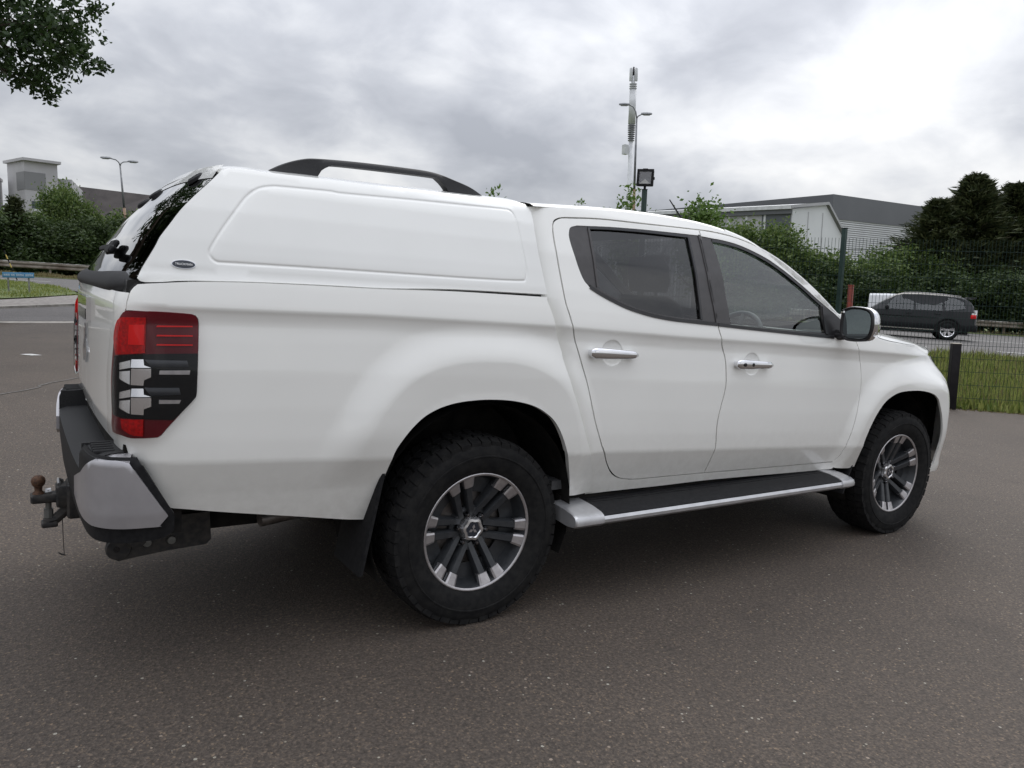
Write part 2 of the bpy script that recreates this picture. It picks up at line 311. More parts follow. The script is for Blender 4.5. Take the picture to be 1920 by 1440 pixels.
T = {
 'bed': [[(-1.251,1.299),(-1.224,1.302),(-1.177,1.307),(-1.139,1.311),(-1.081,1.316),(-1.003,1.32),(-0.879,1.324),(-0.656,1.326),(-0.451,1.327),(-0.17,1.334),(0.265,1.333)],[(0.265,1.333),(0.262,1.33),(0.268,1.31),(0.284,1.271),(0.296,1.235),(0.303,1.213),(0.313,1.19),(0.33,1.149),(0.345,1.108),(0.346,1.09),(0.367,1.025),(0.393,0.954),(0.426,0.88),(0.458,0.805),(0.496,0.721),(0.544,0.636),(0.588,0.564),(0.625,0.475)],[(0.625,0.475),(0.524,0.478),(0.468,0.479)],[(0.468,0.479),(0.446,0.557),(0.419,0.623),(0.388,0.693),(0.364,0.746),(0.332,0.801),(0.295,0.842),(0.238,0.879),(0.178,0.902),(0.093,0.919),(0.0,0.926),(-0.078,0.925),(-0.159,0.917),(-0.232,0.898),(-0.291,0.868),(-0.337,0.827),(-0.371,0.784),(-0.397,0.737),(-0.411,0.666),(-0.418,0.616),(-0.432,0.562),(-0.448,0.497),(-0.454,0.466)],[(-0.454,0.466),(-0.527,0.475),(-0.605,0.489),(-0.705,0.508),(-0.847,0.534),(-0.981,0.559),(-1.087,0.58),(-1.139,0.589),(-1.159,0.596)],[(-1.159,0.596),(-1.18,0.625),(-1.198,0.649),(-1.248,0.706),(-1.274,0.733),(-1.307,0.749),(-1.516,0.729)],[(-1.516,0.729),(-1.461,0.774),(-1.386,0.829)],[(-1.386,0.829),(-1.307,0.829),(-1.266,0.826)],[(-1.266,0.826),(-1.23,0.829),(-1.183,0.834)],[(-1.183,0.834),(-1.176,0.837),(-1.155,0.865),(-1.118,0.91),(-1.083,0.956),(-1.076,0.974),(-1.073,1.004)],[(-1.073,1.004),(-1.071,1.067),(-1.069,1.149),(-1.069,1.195),(-1.076,1.211),(-1.089,1.217)],[(-1.089,1.217),(-1.12,1.219),(-1.194,1.22),(-1.274,1.22),(-1.281,1.219)],[(-1.281,1.219),(-1.276,1.254),(-1.272,1.278)],[(-1.272,1.278),(-1.268,1.285),(-1.251,1.299)]],
 'lamp': [[(-1.386,0.829),(-1.362,0.883),(-1.371,0.971),(-1.369,1.017),(-1.349,1.108),(-1.336,1.158),(-1.316,1.187),(-1.293,1.21),(-1.278,1.218)],[(-1.278,1.218),(-1.194,1.22),(-1.12,1.218),(-1.089,1.216)],[(-1.089,1.216),(-1.077,1.21),(-1.071,1.195),(-1.07,1.149),(-1.073,1.067),(-1.074,1.004)],[(-1.074,1.004),(-1.077,0.975),(-1.084,0.957),(-1.118,0.912),(-1.155,0.867),(-1.177,0.838),(-1.183,0.835)],[(-1.183,0.835),(-1.23,0.83),(-1.266,0.827),(-1.307,0.831),(-1.386,0.829)]],
 'lamp_redtop': [[(-1.32,1.081),(-1.334,1.123),(-1.329,1.159),(-1.313,1.187),(-1.289,1.198)],[(-1.289,1.198),(-1.217,1.2)],[(-1.217,1.2),(-1.218,1.094)],[(-1.218,1.094),(-1.32,1.081)]],
 'lamp_redinner': [[(-1.262,1.177),(-1.22,1.18)],[(-1.22,1.18),(-1.22,1.118)],[(-1.22,1.118),(-1.264,1.117)],[(-1.264,1.117),(-1.262,1.177)]],
 'lamp_strips': [[[(-1.186,1.179),(-1.088,1.181)],[(-1.088,1.181),(-1.088,1.177)],[(-1.088,1.177),(-1.189,1.174)],[(-1.189,1.174),(-1.186,1.179)]],[[(-1.186,1.151),(-1.088,1.152)],[(-1.088,1.152),(-1.088,1.148)],[(-1.088,1.148),(-1.188,1.146)],[(-1.188,1.146),(-1.186,1.151)]],[[(-1.186,1.123),(-1.088,1.124)],[(-1.088,1.124),(-1.088,1.12)],[(-1.088,1.12),(-1.188,1.118)],[(-1.188,1.118),(-1.186,1.123)]]],
 'lamp_mid': [[(-1.329,1.076),(-1.255,1.087),(-1.179,1.093),(-1.073,1.096)],[(-1.073,1.096),(-1.075,0.977),(-1.081,0.956),(-1.116,0.915),(-1.141,0.889)],[(-1.141,0.889),(-1.207,0.891),(-1.296,0.89),(-1.337,0.893)],[(-1.337,0.893),(-1.347,0.939),(-1.342,1.009),(-1.329,1.076)]],
 'lamp_chrome': [[[(-1.294,1.059),(-1.255,1.073),(-1.221,1.075)],[(-1.221,1.075),(-1.218,1.057),(-1.2,1.051)],[(-1.2,1.051),(-1.2,1.022)],[(-1.2,1.022),(-1.218,1.012),(-1.22,0.995)],[(-1.22,0.995),(-1.256,0.995),(-1.295,1.011)],[(-1.295,1.011),(-1.294,1.059)]],[[(-1.294,0.97),(-1.254,0.984),(-1.22,0.986)],[(-1.22,0.986),(-1.218,0.968),(-1.199,0.962)],[(-1.199,0.962),(-1.199,0.932)],[(-1.199,0.932),(-1.218,0.923),(-1.219,0.905)],[(-1.219,0.905),(-1.255,0.905),(-1.295,0.921)],[(-1.295,0.921),(-1.294,0.97)]]],
 'lamp_bars': [[[(-1.178,1.043),(-1.095,1.044)],[(-1.095,1.044),(-1.097,1.031)],[(-1.097,1.031),(-1.179,1.031)],[(-1.179,1.031),(-1.178,1.043)]],[[(-1.179,0.953),(-1.12,0.952)],[(-1.12,0.952),(-1.125,0.941)],[(-1.125,0.941),(-1.179,0.941)],[(-1.179,0.941),(-1.179,0.953)]]],
 'lamp_tubes': [[[(-1.217,1.075),(-1.104,1.074)],[(-1.104,1.074),(-1.099,1.055)],[(-1.099,1.055),(-1.199,1.054)],[(-1.199,1.054),(-1.217,1.075)]],[[(-1.217,0.99),(-1.126,0.99)],[(-1.126,0.99),(-1.121,0.969)],[(-1.121,0.969),(-1.2,0.965)],[(-1.2,0.965),(-1.217,0.99)]]],
 'lamp_redbot': [[(-1.291,0.886),(-1.22,0.891)],[(-1.22,0.891),(-1.222,0.838)],[(-1.222,0.838),(-1.256,0.839),(-1.287,0.855)],[(-1.287,0.855),(-1.291,0.886)]],
 'rdoor': [[(0.341,1.617),(0.339,1.591),(0.338,1.54),(0.341,1.476),(0.346,1.413),(0.352,1.354),(0.361,1.305),(0.375,1.265),(0.388,1.224),(0.4,1.196),(0.418,1.15),(0.451,1.067),(0.489,0.966),(0.535,0.827),(0.59,0.711),(0.604,0.688),(0.648,0.618),(0.7,0.562),(0.756,0.531),(0.818,0.519)],[(0.818,0.519),(0.893,0.515),(1.317,0.51)],[(1.317,0.51),(1.324,0.647),(1.317,0.728),(1.319,0.798),(1.335,0.868),(1.353,0.938),(1.354,1.007),(1.341,1.093),(1.301,1.171),(1.272,1.251),(1.262,1.33),(1.259,1.431),(1.258,1.541),(1.258,1.635),(1.26,1.703)],[(1.26,1.703),(1.098,1.7),(0.862,1.694),(0.625,1.689),(0.446,1.675),(0.397,1.67),(0.371,1.661),(0.354,1.65),(0.344,1.633),(0.341,1.617)]],
 'fdoor': [[(1.26,1.703),(1.258,1.635),(1.258,1.541),(1.259,1.431),(1.262,1.33),(1.272,1.251),(1.301,1.171),(1.341,1.093),(1.354,1.007),(1.353,0.938),(1.335,0.868),(1.319,0.798),(1.317,0.728),(1.324,0.647),(1.317,0.51)],[(1.317,0.51),(2.303,0.495),(2.354,0.511),(2.377,0.537)],[(2.377,0.537),(2.394,0.599),(2.422,0.665),(2.45,0.741),(2.473,0.816),(2.49,0.901),(2.49,0.986),(2.473,1.072),(2.434,1.139),(2.407,1.187),(2.381,1.208),(2.324,1.265),(2.274,1.324)],[(2.274,1.324),(2.217,1.368),(2.109,1.444),(1.984,1.525),(1.858,1.591),(1.73,1.641),(1.602,1.674),(1.476,1.694),(1.349,1.702),(1.26,1.703)]],
 'cabtop': [[(0.26,1.703),(0.452,1.717),(0.661,1.731),(0.883,1.74),(1.118,1.74),(1.313,1.731),(1.485,1.708),(1.628,1.671),(1.762,1.613),(1.896,1.535),(2.019,1.459),(2.155,1.378),(2.294,1.317)]],
 'frame': [[(0.216,1.686),(0.221,1.517),(0.238,1.332),(0.235,1.329),(0.241,1.309),(0.257,1.27),(0.269,1.234),(0.277,1.212),(0.286,1.189),(0.302,1.148),(0.315,1.108),(0.316,1.09),(0.336,1.026),(0.363,0.955),(0.396,0.882),(0.427,0.807),(0.462,0.724),(0.504,0.642),(0.547,0.571),(0.589,0.48),(0.585,0.454)],[(0.585,0.454),(0.633,0.467),(1.067,0.466),(1.423,0.467),(2.24,0.45),(2.366,0.462),(2.338,0.484)],[(2.338,0.484),(2.369,0.506),(2.305,0.492),(1.318,0.507),(0.894,0.513),(0.819,0.516)],[(0.815,0.519),(0.753,0.531),(0.697,0.562),(0.645,0.619),(0.6,0.688),(0.587,0.711),(0.531,0.827),(0.486,0.966),(0.448,1.067),(0.415,1.15),(0.397,1.196),(0.385,1.224),(0.372,1.265),(0.358,1.305),(0.349,1.354),(0.343,1.413),(0.338,1.476),(0.335,1.54),(0.336,1.59),(0.338,1.617)],[(0.341,1.619),(0.344,1.635),(0.354,1.653),(0.372,1.664),(0.397,1.672),(0.447,1.678),(0.625,1.691),(0.863,1.697),(1.099,1.702),(1.261,1.705)],[(1.261,1.705),(1.351,1.705),(1.478,1.697),(1.603,1.677),(1.731,1.643),(1.859,1.594),(1.985,1.528),(2.11,1.447),(2.218,1.371),(2.275,1.327)],[(2.274,1.324),(2.294,1.317)],[(2.294,1.317),(2.155,1.378),(2.019,1.459),(1.896,1.535),(1.762,1.613),(1.628,1.671),(1.485,1.708),(1.313,1.731),(1.118,1.74),(0.883,1.74),(0.661,1.731),(0.452,1.717),(0.26,1.703)],[(0.26,1.703),(0.216,1.686)]],
 'rwin': [[(0.477,1.649),(0.437,1.636),(0.422,1.611),(0.418,1.582),(0.427,1.525),(0.444,1.459),(0.465,1.41),(0.493,1.382)],[(0.493,1.382),(0.547,1.356),(0.628,1.325),(0.712,1.299),(0.827,1.276),(0.956,1.261),(1.102,1.253),(1.269,1.245)],[(1.269,1.245),(1.257,1.357),(1.249,1.442),(1.248,1.534),(1.248,1.621),(1.246,1.677)],[(1.246,1.677),(1.174,1.676),(0.953,1.672),(0.763,1.666),(0.541,1.653),(0.477,1.649)]],
 'fwin': [[(1.252,1.676),(1.256,1.621),(1.256,1.535),(1.256,1.442),(1.264,1.357),(1.276,1.244)],[(1.276,1.244),(1.47,1.234),(1.7,1.223),(1.946,1.212),(2.197,1.201)],[(2.197,1.201),(2.282,1.23),(2.299,1.3)],[(2.299,1.3),(2.239,1.336),(2.143,1.387),(2.061,1.432),(1.953,1.497),(1.848,1.553),(1.742,1.6),(1.634,1.633),(1.526,1.657),(1.418,1.669),(1.337,1.672),(1.252,1.676)]],
 'rglass': [[(0.54,1.641),(0.539,1.593),(0.538,1.535),(0.538,1.452),(0.539,1.388)],[(0.539,1.388),(0.59,1.363),(0.672,1.332),(0.758,1.308),(0.865,1.29),(1.006,1.277),(1.163,1.271)],[(1.163,1.271),(1.165,1.374),(1.169,1.536),(1.169,1.661)],[(1.169,1.661),(1.048,1.66),(0.854,1.657),(0.67,1.65),(0.54,1.641)]],
 'fglass': [[(1.335,1.656),(1.353,1.542),(1.357,1.426),(1.362,1.326),(1.369,1.256)],[(1.369,1.256),(1.472,1.251),(1.702,1.242),(1.948,1.233),(2.135,1.227)],[(2.135,1.227),(2.121,1.307),(2.121,1.377)],[(2.121,1.377),(2.056,1.414),(1.946,1.479),(1.841,1.536),(1.735,1.583),(1.628,1.617),(1.521,1.641),(1.412,1.652),(1.335,1.656)]],
 'rhandle': [[(0.483,1.111),(0.746,1.103)]],
 'fhandle': [[(1.403,1.063),(1.668,1.057)]],
 'rcup': [[(0.622,1.11),(0.618,1.166),(0.624,1.054),(0.567,1.109),(0.683,1.106)]],
 'fcup': [[(1.541,1.061),(1.539,1.112),(1.544,1.009)]],
 'wing': [[(2.274,1.324),(2.324,1.265),(2.381,1.208),(2.407,1.187),(2.434,1.139),(2.473,1.072),(2.49,0.986),(2.49,0.901),(2.473,0.816),(2.45,0.741),(2.422,0.665),(2.394,0.599),(2.377,0.537)],[(2.377,0.537),(2.338,0.484),(2.365,0.463),(2.406,0.457),(2.51,0.449),(2.564,0.454)],[(2.564,0.454),(2.554,0.51),(2.543,0.591),(2.566,0.662),(2.605,0.732),(2.649,0.789),(2.708,0.841),(2.772,0.872),(2.853,0.894),(2.978,0.901),(3.112,0.897),(3.24,0.878),(3.32,0.848),(3.368,0.8)]],
 'wingtop': [[(2.544,1.237),(2.594,1.216),(2.632,1.203),(2.686,1.194),(2.773,1.183),(2.978,1.167),(3.211,1.154),(3.294,1.14),(3.346,1.123),(3.411,1.103)]],
 'lampcut': [[(3.411,1.103),(3.472,1.084)]],
 'canopy': [[(-0.985,1.67),(-1.003,1.65),(-1.027,1.625),(-1.061,1.59),(-1.105,1.54),(-1.143,1.486),(-1.17,1.447),(-1.182,1.422),(-1.204,1.382),(-1.221,1.352),(-1.237,1.318)],[(-1.237,1.318),(-1.232,1.311),(-1.217,1.307),(-1.171,1.31),(-1.134,1.315),(-1.077,1.32),(-1.0,1.323),(-0.876,1.327),(-0.652,1.33),(-0.447,1.331),(-0.166,1.342),(0.27,1.344)],[(0.27,1.344),(0.256,1.443),(0.248,1.555),(0.254,1.67)]],
 'canopytop': [[(-0.985,1.672),(-0.972,1.682),(-0.945,1.692),(-0.884,1.698),(-0.825,1.696),(-0.639,1.7),(-0.437,1.703),(-0.213,1.71),(0.03,1.715),(0.189,1.719),(0.248,1.712),(0.251,1.7)]],
 'cpanel': [[(-1.008,1.381),(-1.024,1.389),(-1.032,1.407),(-1.024,1.43),(-0.989,1.487),(-0.95,1.542),(-0.912,1.593),(-0.884,1.62),(-0.856,1.637),(-0.819,1.647),(-0.789,1.65),(-0.611,1.656),(-0.569,1.654),(-0.317,1.663),(-0.036,1.671),(0.116,1.676),(0.15,1.672),(0.163,1.653),(0.168,1.611),(0.173,1.521),(0.179,1.437),(0.171,1.405),(0.149,1.391),(-0.085,1.386),(-0.355,1.385),(-0.657,1.384),(-0.924,1.382),(-1.008,1.381)]],
 'badge': [[(-1.108,1.368),(-1.14,1.366),(-1.075,1.369),(-1.108,1.38),(-1.108,1.356)]],
 'bglass': [[(-0.986,1.671),(-1.003,1.65),(-1.027,1.625),(-1.061,1.59),(-1.105,1.54),(-1.143,1.486),(-1.17,1.447),(-1.182,1.422),(-1.204,1.382),(-1.221,1.352),(-1.237,1.318)]],
}
FACET = {
 'up': [[[(-1.254,1.073),(-1.221,1.075)],[(-1.221,1.075),(-1.218,1.057)],[(-1.218,1.057),(-1.2,1.051)],[(-1.2,1.051),(-1.254,1.048)],[(-1.254,1.048),(-1.254,1.073)]],[[(-1.253,0.984),(-1.22,0.986)],[(-1.22,0.986),(-1.218,0.968)],[(-1.218,0.968),(-1.199,0.962)],[(-1.199,0.962),(-1.253,0.959)],[(-1.253,0.959),(-1.253,0.984)]]],
 'lo': [[[(-1.253,1.045),(-1.2,1.048)],[(-1.2,1.048),(-1.2,1.022)],[(-1.2,1.022),(-1.218,1.012)],[(-1.218,1.012),(-1.22,0.995)],[(-1.22,0.995),(-1.255,0.995)],[(-1.255,0.995),(-1.253,1.045)]],[[(-1.253,0.956),(-1.199,0.959)],[(-1.199,0.959),(-1.199,0.932)],[(-1.199,0.932),(-1.218,0.923)],[(-1.218,0.923),(-1.219,0.905)],[(-1.219,0.905),(-1.254,0.905)],[(-1.254,0.905),(-1.253,0.956)]]],
 'lu': [[[(-1.293,1.059),(-1.257,1.07)],[(-1.257,1.07),(-1.257,1.047)],[(-1.257,1.047),(-1.292,1.038)],[(-1.292,1.038),(-1.293,1.059)]],[[(-1.292,0.969),(-1.256,0.981)],[(-1.256,0.981),(-1.256,0.958)],[(-1.256,0.958),(-1.292,0.949)],[(-1.292,0.949),(-1.292,0.969)]]],
 'll': [[[(-1.294,1.032),(-1.258,1.038)],[(-1.258,1.038),(-1.257,0.996)],[(-1.257,0.996),(-1.294,1.011)],[(-1.294,1.011),(-1.294,1.032)]],[[(-1.294,0.942),(-1.257,0.949)],[(-1.257,0.949),(-1.257,0.906)],[(-1.257,0.906),(-1.294,0.921)],[(-1.294,0.921),(-1.294,0.942)]]],
}
# ================================================================ pickup truck
def inside(P, Q):
    x, y = Q[:, 0], Q[:, 1]; ins = np.zeros(len(Q), bool); n = len(P)
    for i in range(n):
        a, b = P[i], P[(i+1) % n]; c = (a[1] > y) != (b[1] > y)
        ins ^= c & (x < (b[0]-a[0])*(y-a[1])/(b[1]-a[1]+1e-15)+a[0])
    return ins
def outline(segs, h):
    pts = []
    for s in segs:
        q = resample(spl(s, 6), h); pts.append(q[:-1])
    P = np.vstack(pts); keep = [0]
    for i in range(1, len(P)):
        if np.linalg.norm(P[i]-P[keep[-1]]) > h*.25: keep.append(i)
    if np.linalg.norm(P[keep[-1]]-P[keep[0]]) < h*.25: keep.pop()
    return P[keep]
def cdt(loops, h, margin=.5, grid=True, extra=None):
    """fill the first loop minus the others with triangles"""
    V = np.vstack(loops); E = []; o = 0
    for l in loops:
        n = len(l); E += [(o+i, o+(i+1) % n) for i in range(n)]; o += n
    if extra is not None and len(extra):
        X_ = np.asarray(extra); k = inside(loops[0], X_)
        for l in loops[1:]: k &= ~inside(l, X_)
        V = np.vstack([V, X_[k]])
    if grid:
        lo, hi = V.min(0), V.max(0)
        gx, gy = np.meshgrid(np.arange(lo[0]+h/2, hi[0], h), np.arange(lo[1]+h/2, hi[1], h), indexing='ij'); G = np.stack([gx.ravel(), gy.ravel()], 1)
        k = inside(loops[0], G)
        for l in loops[1:]: k &= ~inside(l, G)
        G = G[k]
        if len(G):
            d = np.full(len(G), 1e9)
            for l in loops:
                for i in range(len(l)):
                    a, b = l[i], l[(i+1) % len(l)]; ab = b-a; t = np.clip(((G-a)@ab)/(ab@ab+1e-15), 0, 1); q = G-(a+t[:, None]*ab); d = np.minimum(d, np.hypot(q[:, 0], q[:, 1]))
            k = d > h*margin
            if extra is not None and len(extra):
                ex = X_[(X_[:, 0] > lo[0]-h) & (X_[:, 0] < hi[0]+h)]
                for c0 in range(0, len(ex), 400): k &= (((G[:, None]-ex[None, c0:c0+400])**2).sum(-1).min(1) > (h*.55)**2)
            G = G[k]; V = np.vstack([V, G])
    r = delaunay_2d_cdt([Vector(v) for v in V], E, [], 0, 1e-7)
    P = np.array([tuple(v) for v in r[0]]); F = np.array(r[2])
    c = P[F].mean(1); k = inside(loops[0], c)
    for l in loops[1:]: k &= ~inside(l, c)
    F = F[k]; a = P[F]; ar = (a[:, 1, 0]-a[:, 0, 0])*(a[:, 2, 1]-a[:, 0, 1])-(a[:, 1, 1]-a[:, 0, 1])*(a[:, 2, 0]-a[:, 0, 0])
    F[ar < 0] = F[ar < 0][:, ::-1]
    return P, F[np.abs(ar) > 1e-10]
def snorm(S, P, off, e=.002):
    a = S(P[:, 0]+e, P[:, 1], off)-S(P[:, 0]-e, P[:, 1], off); b = S(P[:, 0], P[:, 1]+e, off)-S(P[:, 0], P[:, 1]-e, off)
    n = np.cross(a, b); return n/(np.linalg.norm(n, axis=1)[:, None]+1e-12)
def panel(name, segs, S, mt, parent, off=0., h=.018, thick=.012, holes=(), hb=None, raw=False, extra=None):
    """sheet cut to an outline on a curved surface, with its edge folded inwards"""
    hb = hb or h*.7
    loops = [np.asarray(segs, float) if raw else outline(segs, hb)]+[np.asarray(q) if raw else outline(q, hb) for q in holes]
    P, F = cdt(loops, h, extra=extra)
    X = S(P[:, 0], P[:, 1], off); Nn = snorm(S, P, off)
    V = X.tolist(); faces = F.tolist(); nor = [Nn[i] for f in F for i in f]
    if thick:
        for li, l in enumerate(loops):
            ar = .5*np.sum(l[:, 0]*np.roll(l[:, 1], -1)-np.roll(l[:, 0], -1)*l[:, 1])
            if (ar > 0) != (li == 0): l = l[::-1]
            A = S(l[:, 0], l[:, 1], off); nn = snorm(S, l, off); B = A-nn*thick; o = len(V); n = len(l)
            V += A.tolist()+B.tolist()
            for i in range(n):
                j = (i+1) % n; f = (o+i, o+n+i, o+n+j, o+j); faces.append(f)
                q = np.cross(B[i]-A[i], A[j]-A[i]); q = q/(np.linalg.norm(q)+1e-12); nor += [q]*4
    me = bpy.data.meshes.new(name); me.from_pydata(V, [], faces); me.materials.append(mt)
    me.polygons.foreach_set('use_smooth', [True]*len(me.polygons)); me.update()
    me.normals_split_custom_set([tuple(map(float, q)) for q in nor])
    return link(bpy.data.objects.new(name, me), parent)
def both(o): return mirror(o, o.parent)
def rect(a, b, c, d): return [[(a, b), (c, b)], [(c, b), (c, d)], [(c, d), (a, d)], [(a, d), (a, b)]]

truck = empty('pickup_truck'); tag(truck, 'white double-cab pickup truck with a white canopy over its load bed', 'truck')
PT = M['paint']
def along(P, offs, step):
    q = resample(np.asarray(P, float), step); t = np.gradient(q, axis=0); t /= np.linalg.norm(t, axis=1)[:, None]+1e-12; n = np.stack([-t[:, 1], t[:, 0]], 1)
    return np.vstack([q+n*o for i, o in enumerate(offs)])
_xx = np.linspace(-1.15, 3.5, 60)
CREASE = np.vstack([along(c, (-.016, -.005, .005, .016), .014) for c in _AC]+[along(np.column_stack([_xx, np.interp(_xx, *ZC)]), (-.034, -.018, -.007, .0, .007, .018), .015), along(np.column_stack([_xx, np.clip(.70-.045*_xx, .55, .76)]), (-.012, 0, .012), .015)])
_mk = (_pu > -1.25) & (_pu < 3.80); CREASE[:, 0] = np.interp(CREASE[:, 0], _pl[_mk, 0], _pu[_mk])
def rings(cu, cz, ru, rz): return np.array([(cu+ru*k*math.cos(a), cz+rz*k*math.sin(a)) for k in (.25, .5, .75, .9, .97, 1.03, 1.1) for a in np.linspace(0, 6.283, 28, endpoint=False)])
# --- load bed sides
bed = panel('bed_side', T['bed'], SB, PT, truck, thick=.03, extra=CREASE); both(bed)
# --- cab structure, doors, wings
def SBcab(u, z, off=0.):
    e = -.048*np.exp(-np.maximum(np.asarray(u)-.240-np.clip(1.33-np.asarray(z), 0, 1)*.34, 0)**2/.0026)   # tucked in behind the bed
    return SB(u, z, off)+np.stack([0*e, -e, 0*e], -1)
fr_ = [list(s) for s in T['frame']]
both(panel('cab_frame', fr_, SBcab, PT, truck, thick=.015, h=.016))
def cupped(cu, cz, ru, rz):
    def S(u, z, off=0.):
        d = ((np.asarray(u)-cu)/ru)**2+((np.asarray(z)-cz)/rz)**2; w = -.013*np.clip(1-d, 0, 1)**.6
        return SB(u, z, off+w)
    return S
def inset(segs, d):
    """shrink an outline by d"""
    P = outline(segs, .012); n = len(P); ar = .5*np.sum(P[:, 0]*np.roll(P[:, 1], -1)-np.roll(P[:, 0], -1)*P[:, 1])
    t = np.roll(P, -1, 0)-np.roll(P, 1, 0); t /= np.linalg.norm(t, axis=1)[:, None]; nrm = np.stack([-t[:, 1], t[:, 0]], 1)*(1 if ar > 0 else -1)
    return P+nrm*d
def door(name, key, win, cu, cz, hk, two_locks):
    S = cupped(cu, cz, .062, .056)
    d = panel(name, inset(T[key], .0038), S, PT, truck, thick=.02, h=.014, holes=[inset(T[win], .004)], raw=True, extra=np.vstack([CREASE[(np.abs(CREASE[:, 0]-cu) > .08) | (np.abs(CREASE[:, 1]-cz) > .07)], rings(cu, cz, .062, .056)]))
    d2 = both(d)
    (x0, z0), (x1, z1) = T[hk][0]
    # pull handle: a bar standing off the skin on two feet
    rows = []; n = 14
    for i in range(n+1):
        t = i/n; u = x0+(x1-x0)*t; z = z0+(z1-z0)*t
        half = (.0235 if t < .30 else .0235-.007*(t-.30)/.70)*(1-.40*max(0, (abs(t-.5)-.43)/.07)**2); out = .030*math.sin(math.pi*min(1, max(0, t*.90+.05)))**.22+.004; dep = .018
        c = SB(u, z, out); rows.append([(c[0], c[1]-dep*.5*math.sin(a), c[2]+half*math.cos(a)) for a in [2*math.pi*k/12 for k in range(12)]])
    hd = MB().loft(rows, close=True, cap=True).build('door_handle', M['chrome'], d, True); mb = MB()
    for u, q in ((x0+.02, 0), (x1-.03, 0)):
        c = SB(u, z0+(z1-z0)*(u-x0)/(x1-x0), 0); MB().box((c[0]-.016, c[1]-.026, c[2]-.012), (c[0]+.016, c[1]+.01, c[2]+.012), .004).build('handle_foot', M['chrome'], d)
    if two_locks:
        for du in (.042, .10):
            c = SB(x0+du, z0-.002, .040); MB().rev([(.0, -.004), (.009, -.003), (.009, .004)], 14, 'y', tuple(c)).build('lock', M['gloss_black'], d)
    for c in list(d.children): k = c.copy(); link(k, d2)
    return d, d2
dr, drl = door('rear_door', 'rdoor', 'rwin', .622, 1.110, 'rhandle', False)
df, dfl = door('front_door', 'fdoor', 'fwin', 1.541, 1.061, 'fhandle', True)
# window surrounds and glass
def child_pair(o, a, b):
    o.parent = a; k = o.copy(); link(k, b); return o
rg = outline(T['rglass'], .012); fg = outline(T['fglass'], .012)
child_pair(panel('window_surround', inset(T['rwin'], .004), SB, M['pillar_grey'], dr, off=-.003, h=.02, thick=.012, holes=[rg], raw=True), dr, drl)
child_pair(panel('window_surround', inset(T['fwin'], .004), SB, M['pillar_grey'], df, off=-.003, h=.02, thick=.012, holes=[fg], raw=True), df, dfl)
child_pair(panel('window_glass', inset(T['rglass'], -.008), SB, M['glass_tint'], dr, off=-.012, h=.03, thick=0, raw=True), dr, drl)
child_pair(panel('window_glass', inset(T['fglass'], -.008), SB, M['glass_clear'], df, off=-.012, h=.03, thick=0, raw=True), df, dfl)
def strip(name, pts, w0, w1, off, mt, a, b, S=SB):
    """raised moulding along a line on the skin; w0/w1 below/above"""
    q = resample(spl(pts, 6), .02); rows = []
    for i in range(len(q)):
        t = q[min(i+1, len(q)-1)]-q[max(i-1, 0)]; t /= np.linalg.norm(t); nn = np.array([-t[1], t[0]])
        r = [S(*(q[i]+nn*w0), -.006), S(*(q[i]+nn*w0*.8), off), S(*(q[i]+nn*w1*.8), off), S(*(q[i]+nn*w1), -.006)]; rows.append([tuple(v) for v in r])
    o = MB().loft(rows).build(name, mt, a, 'auto')
    if a is b: mirror(o, a)
    else: k = o.copy(); link(k, b)
    return o
strip('belt_moulding', T['rwin'][1], -.002, .017, .004, M['trim_black'], dr, drl)
strip('belt_moulding', T['fwin'][1], -.002, .017, .004, M['trim_black'], df, dfl)
gt = T['rglass'][3][::-1]; strip('glass_run', gt, -.006, .010, .0, M['gloss_black'], dr, drl)
gt = T['fglass'][3][::-1]; strip('glass_run', gt, -.006, .010, .0, M['gloss_black'], df, dfl)
strip('glass_run', T['rglass'][2], -.010, .006, .0, M['gloss_black'], dr, drl)
strip('glass_run', T['rglass'][0], -.004, .010, .001, M['pillar_grey'], dr, drl)
strip('pillar_cover', T['rwin'][2], -.0115, .006, .0015, M['pillar_grey'], dr, drl); strip('pillar_cover', T['fwin'][0], -.0115, .006, .0015, M['pillar_grey'], df, dfl)
# mirror sail (black triangle in front of the glass)
child_pair(panel('sail_panel', [[(2.128,1.225),(2.215,1.205),(2.275,1.225)], [(2.275,1.225),(2.28,1.300)], [(2.28,1.300),(2.21,1.338),(2.128,1.372)], [(2.128,1.372),(2.122,1.300),(2.128,1.225)]], SB, M['trim_black'], df, off=.002, h=.02, thick=.01), df, dfl)
# --- front wing + bumper corner
wt = T['wingtop'][0]
wing_segs = [T['wing'][0], T['wing'][1], [tuple(q) for q in T['wing'][2]]+[(3.41,.735),(3.44,.66),(3.455,.58),(3.455,.50),(3.44,.42),(3.40,.35)],
  [(3.40,.35),(3.55,.36),(3.80,.38)], [(3.80,.38),(3.86,.70),(3.86,.92)], [(3.86,.92),(3.80,1.03),(3.62,1.055),(3.52,1.075),(3.475,1.095)],
  [(3.475,1.095)]+[tuple(q) for q in wt[::-1][1:]], [tuple(wt[0]), (2.42,1.290), (2.30,1.335), tuple(T['wing'][0][0])]]
both(panel('front_wing', wing_segs, SB, PT, truck, thick=.012, h=.016, extra=CREASE))
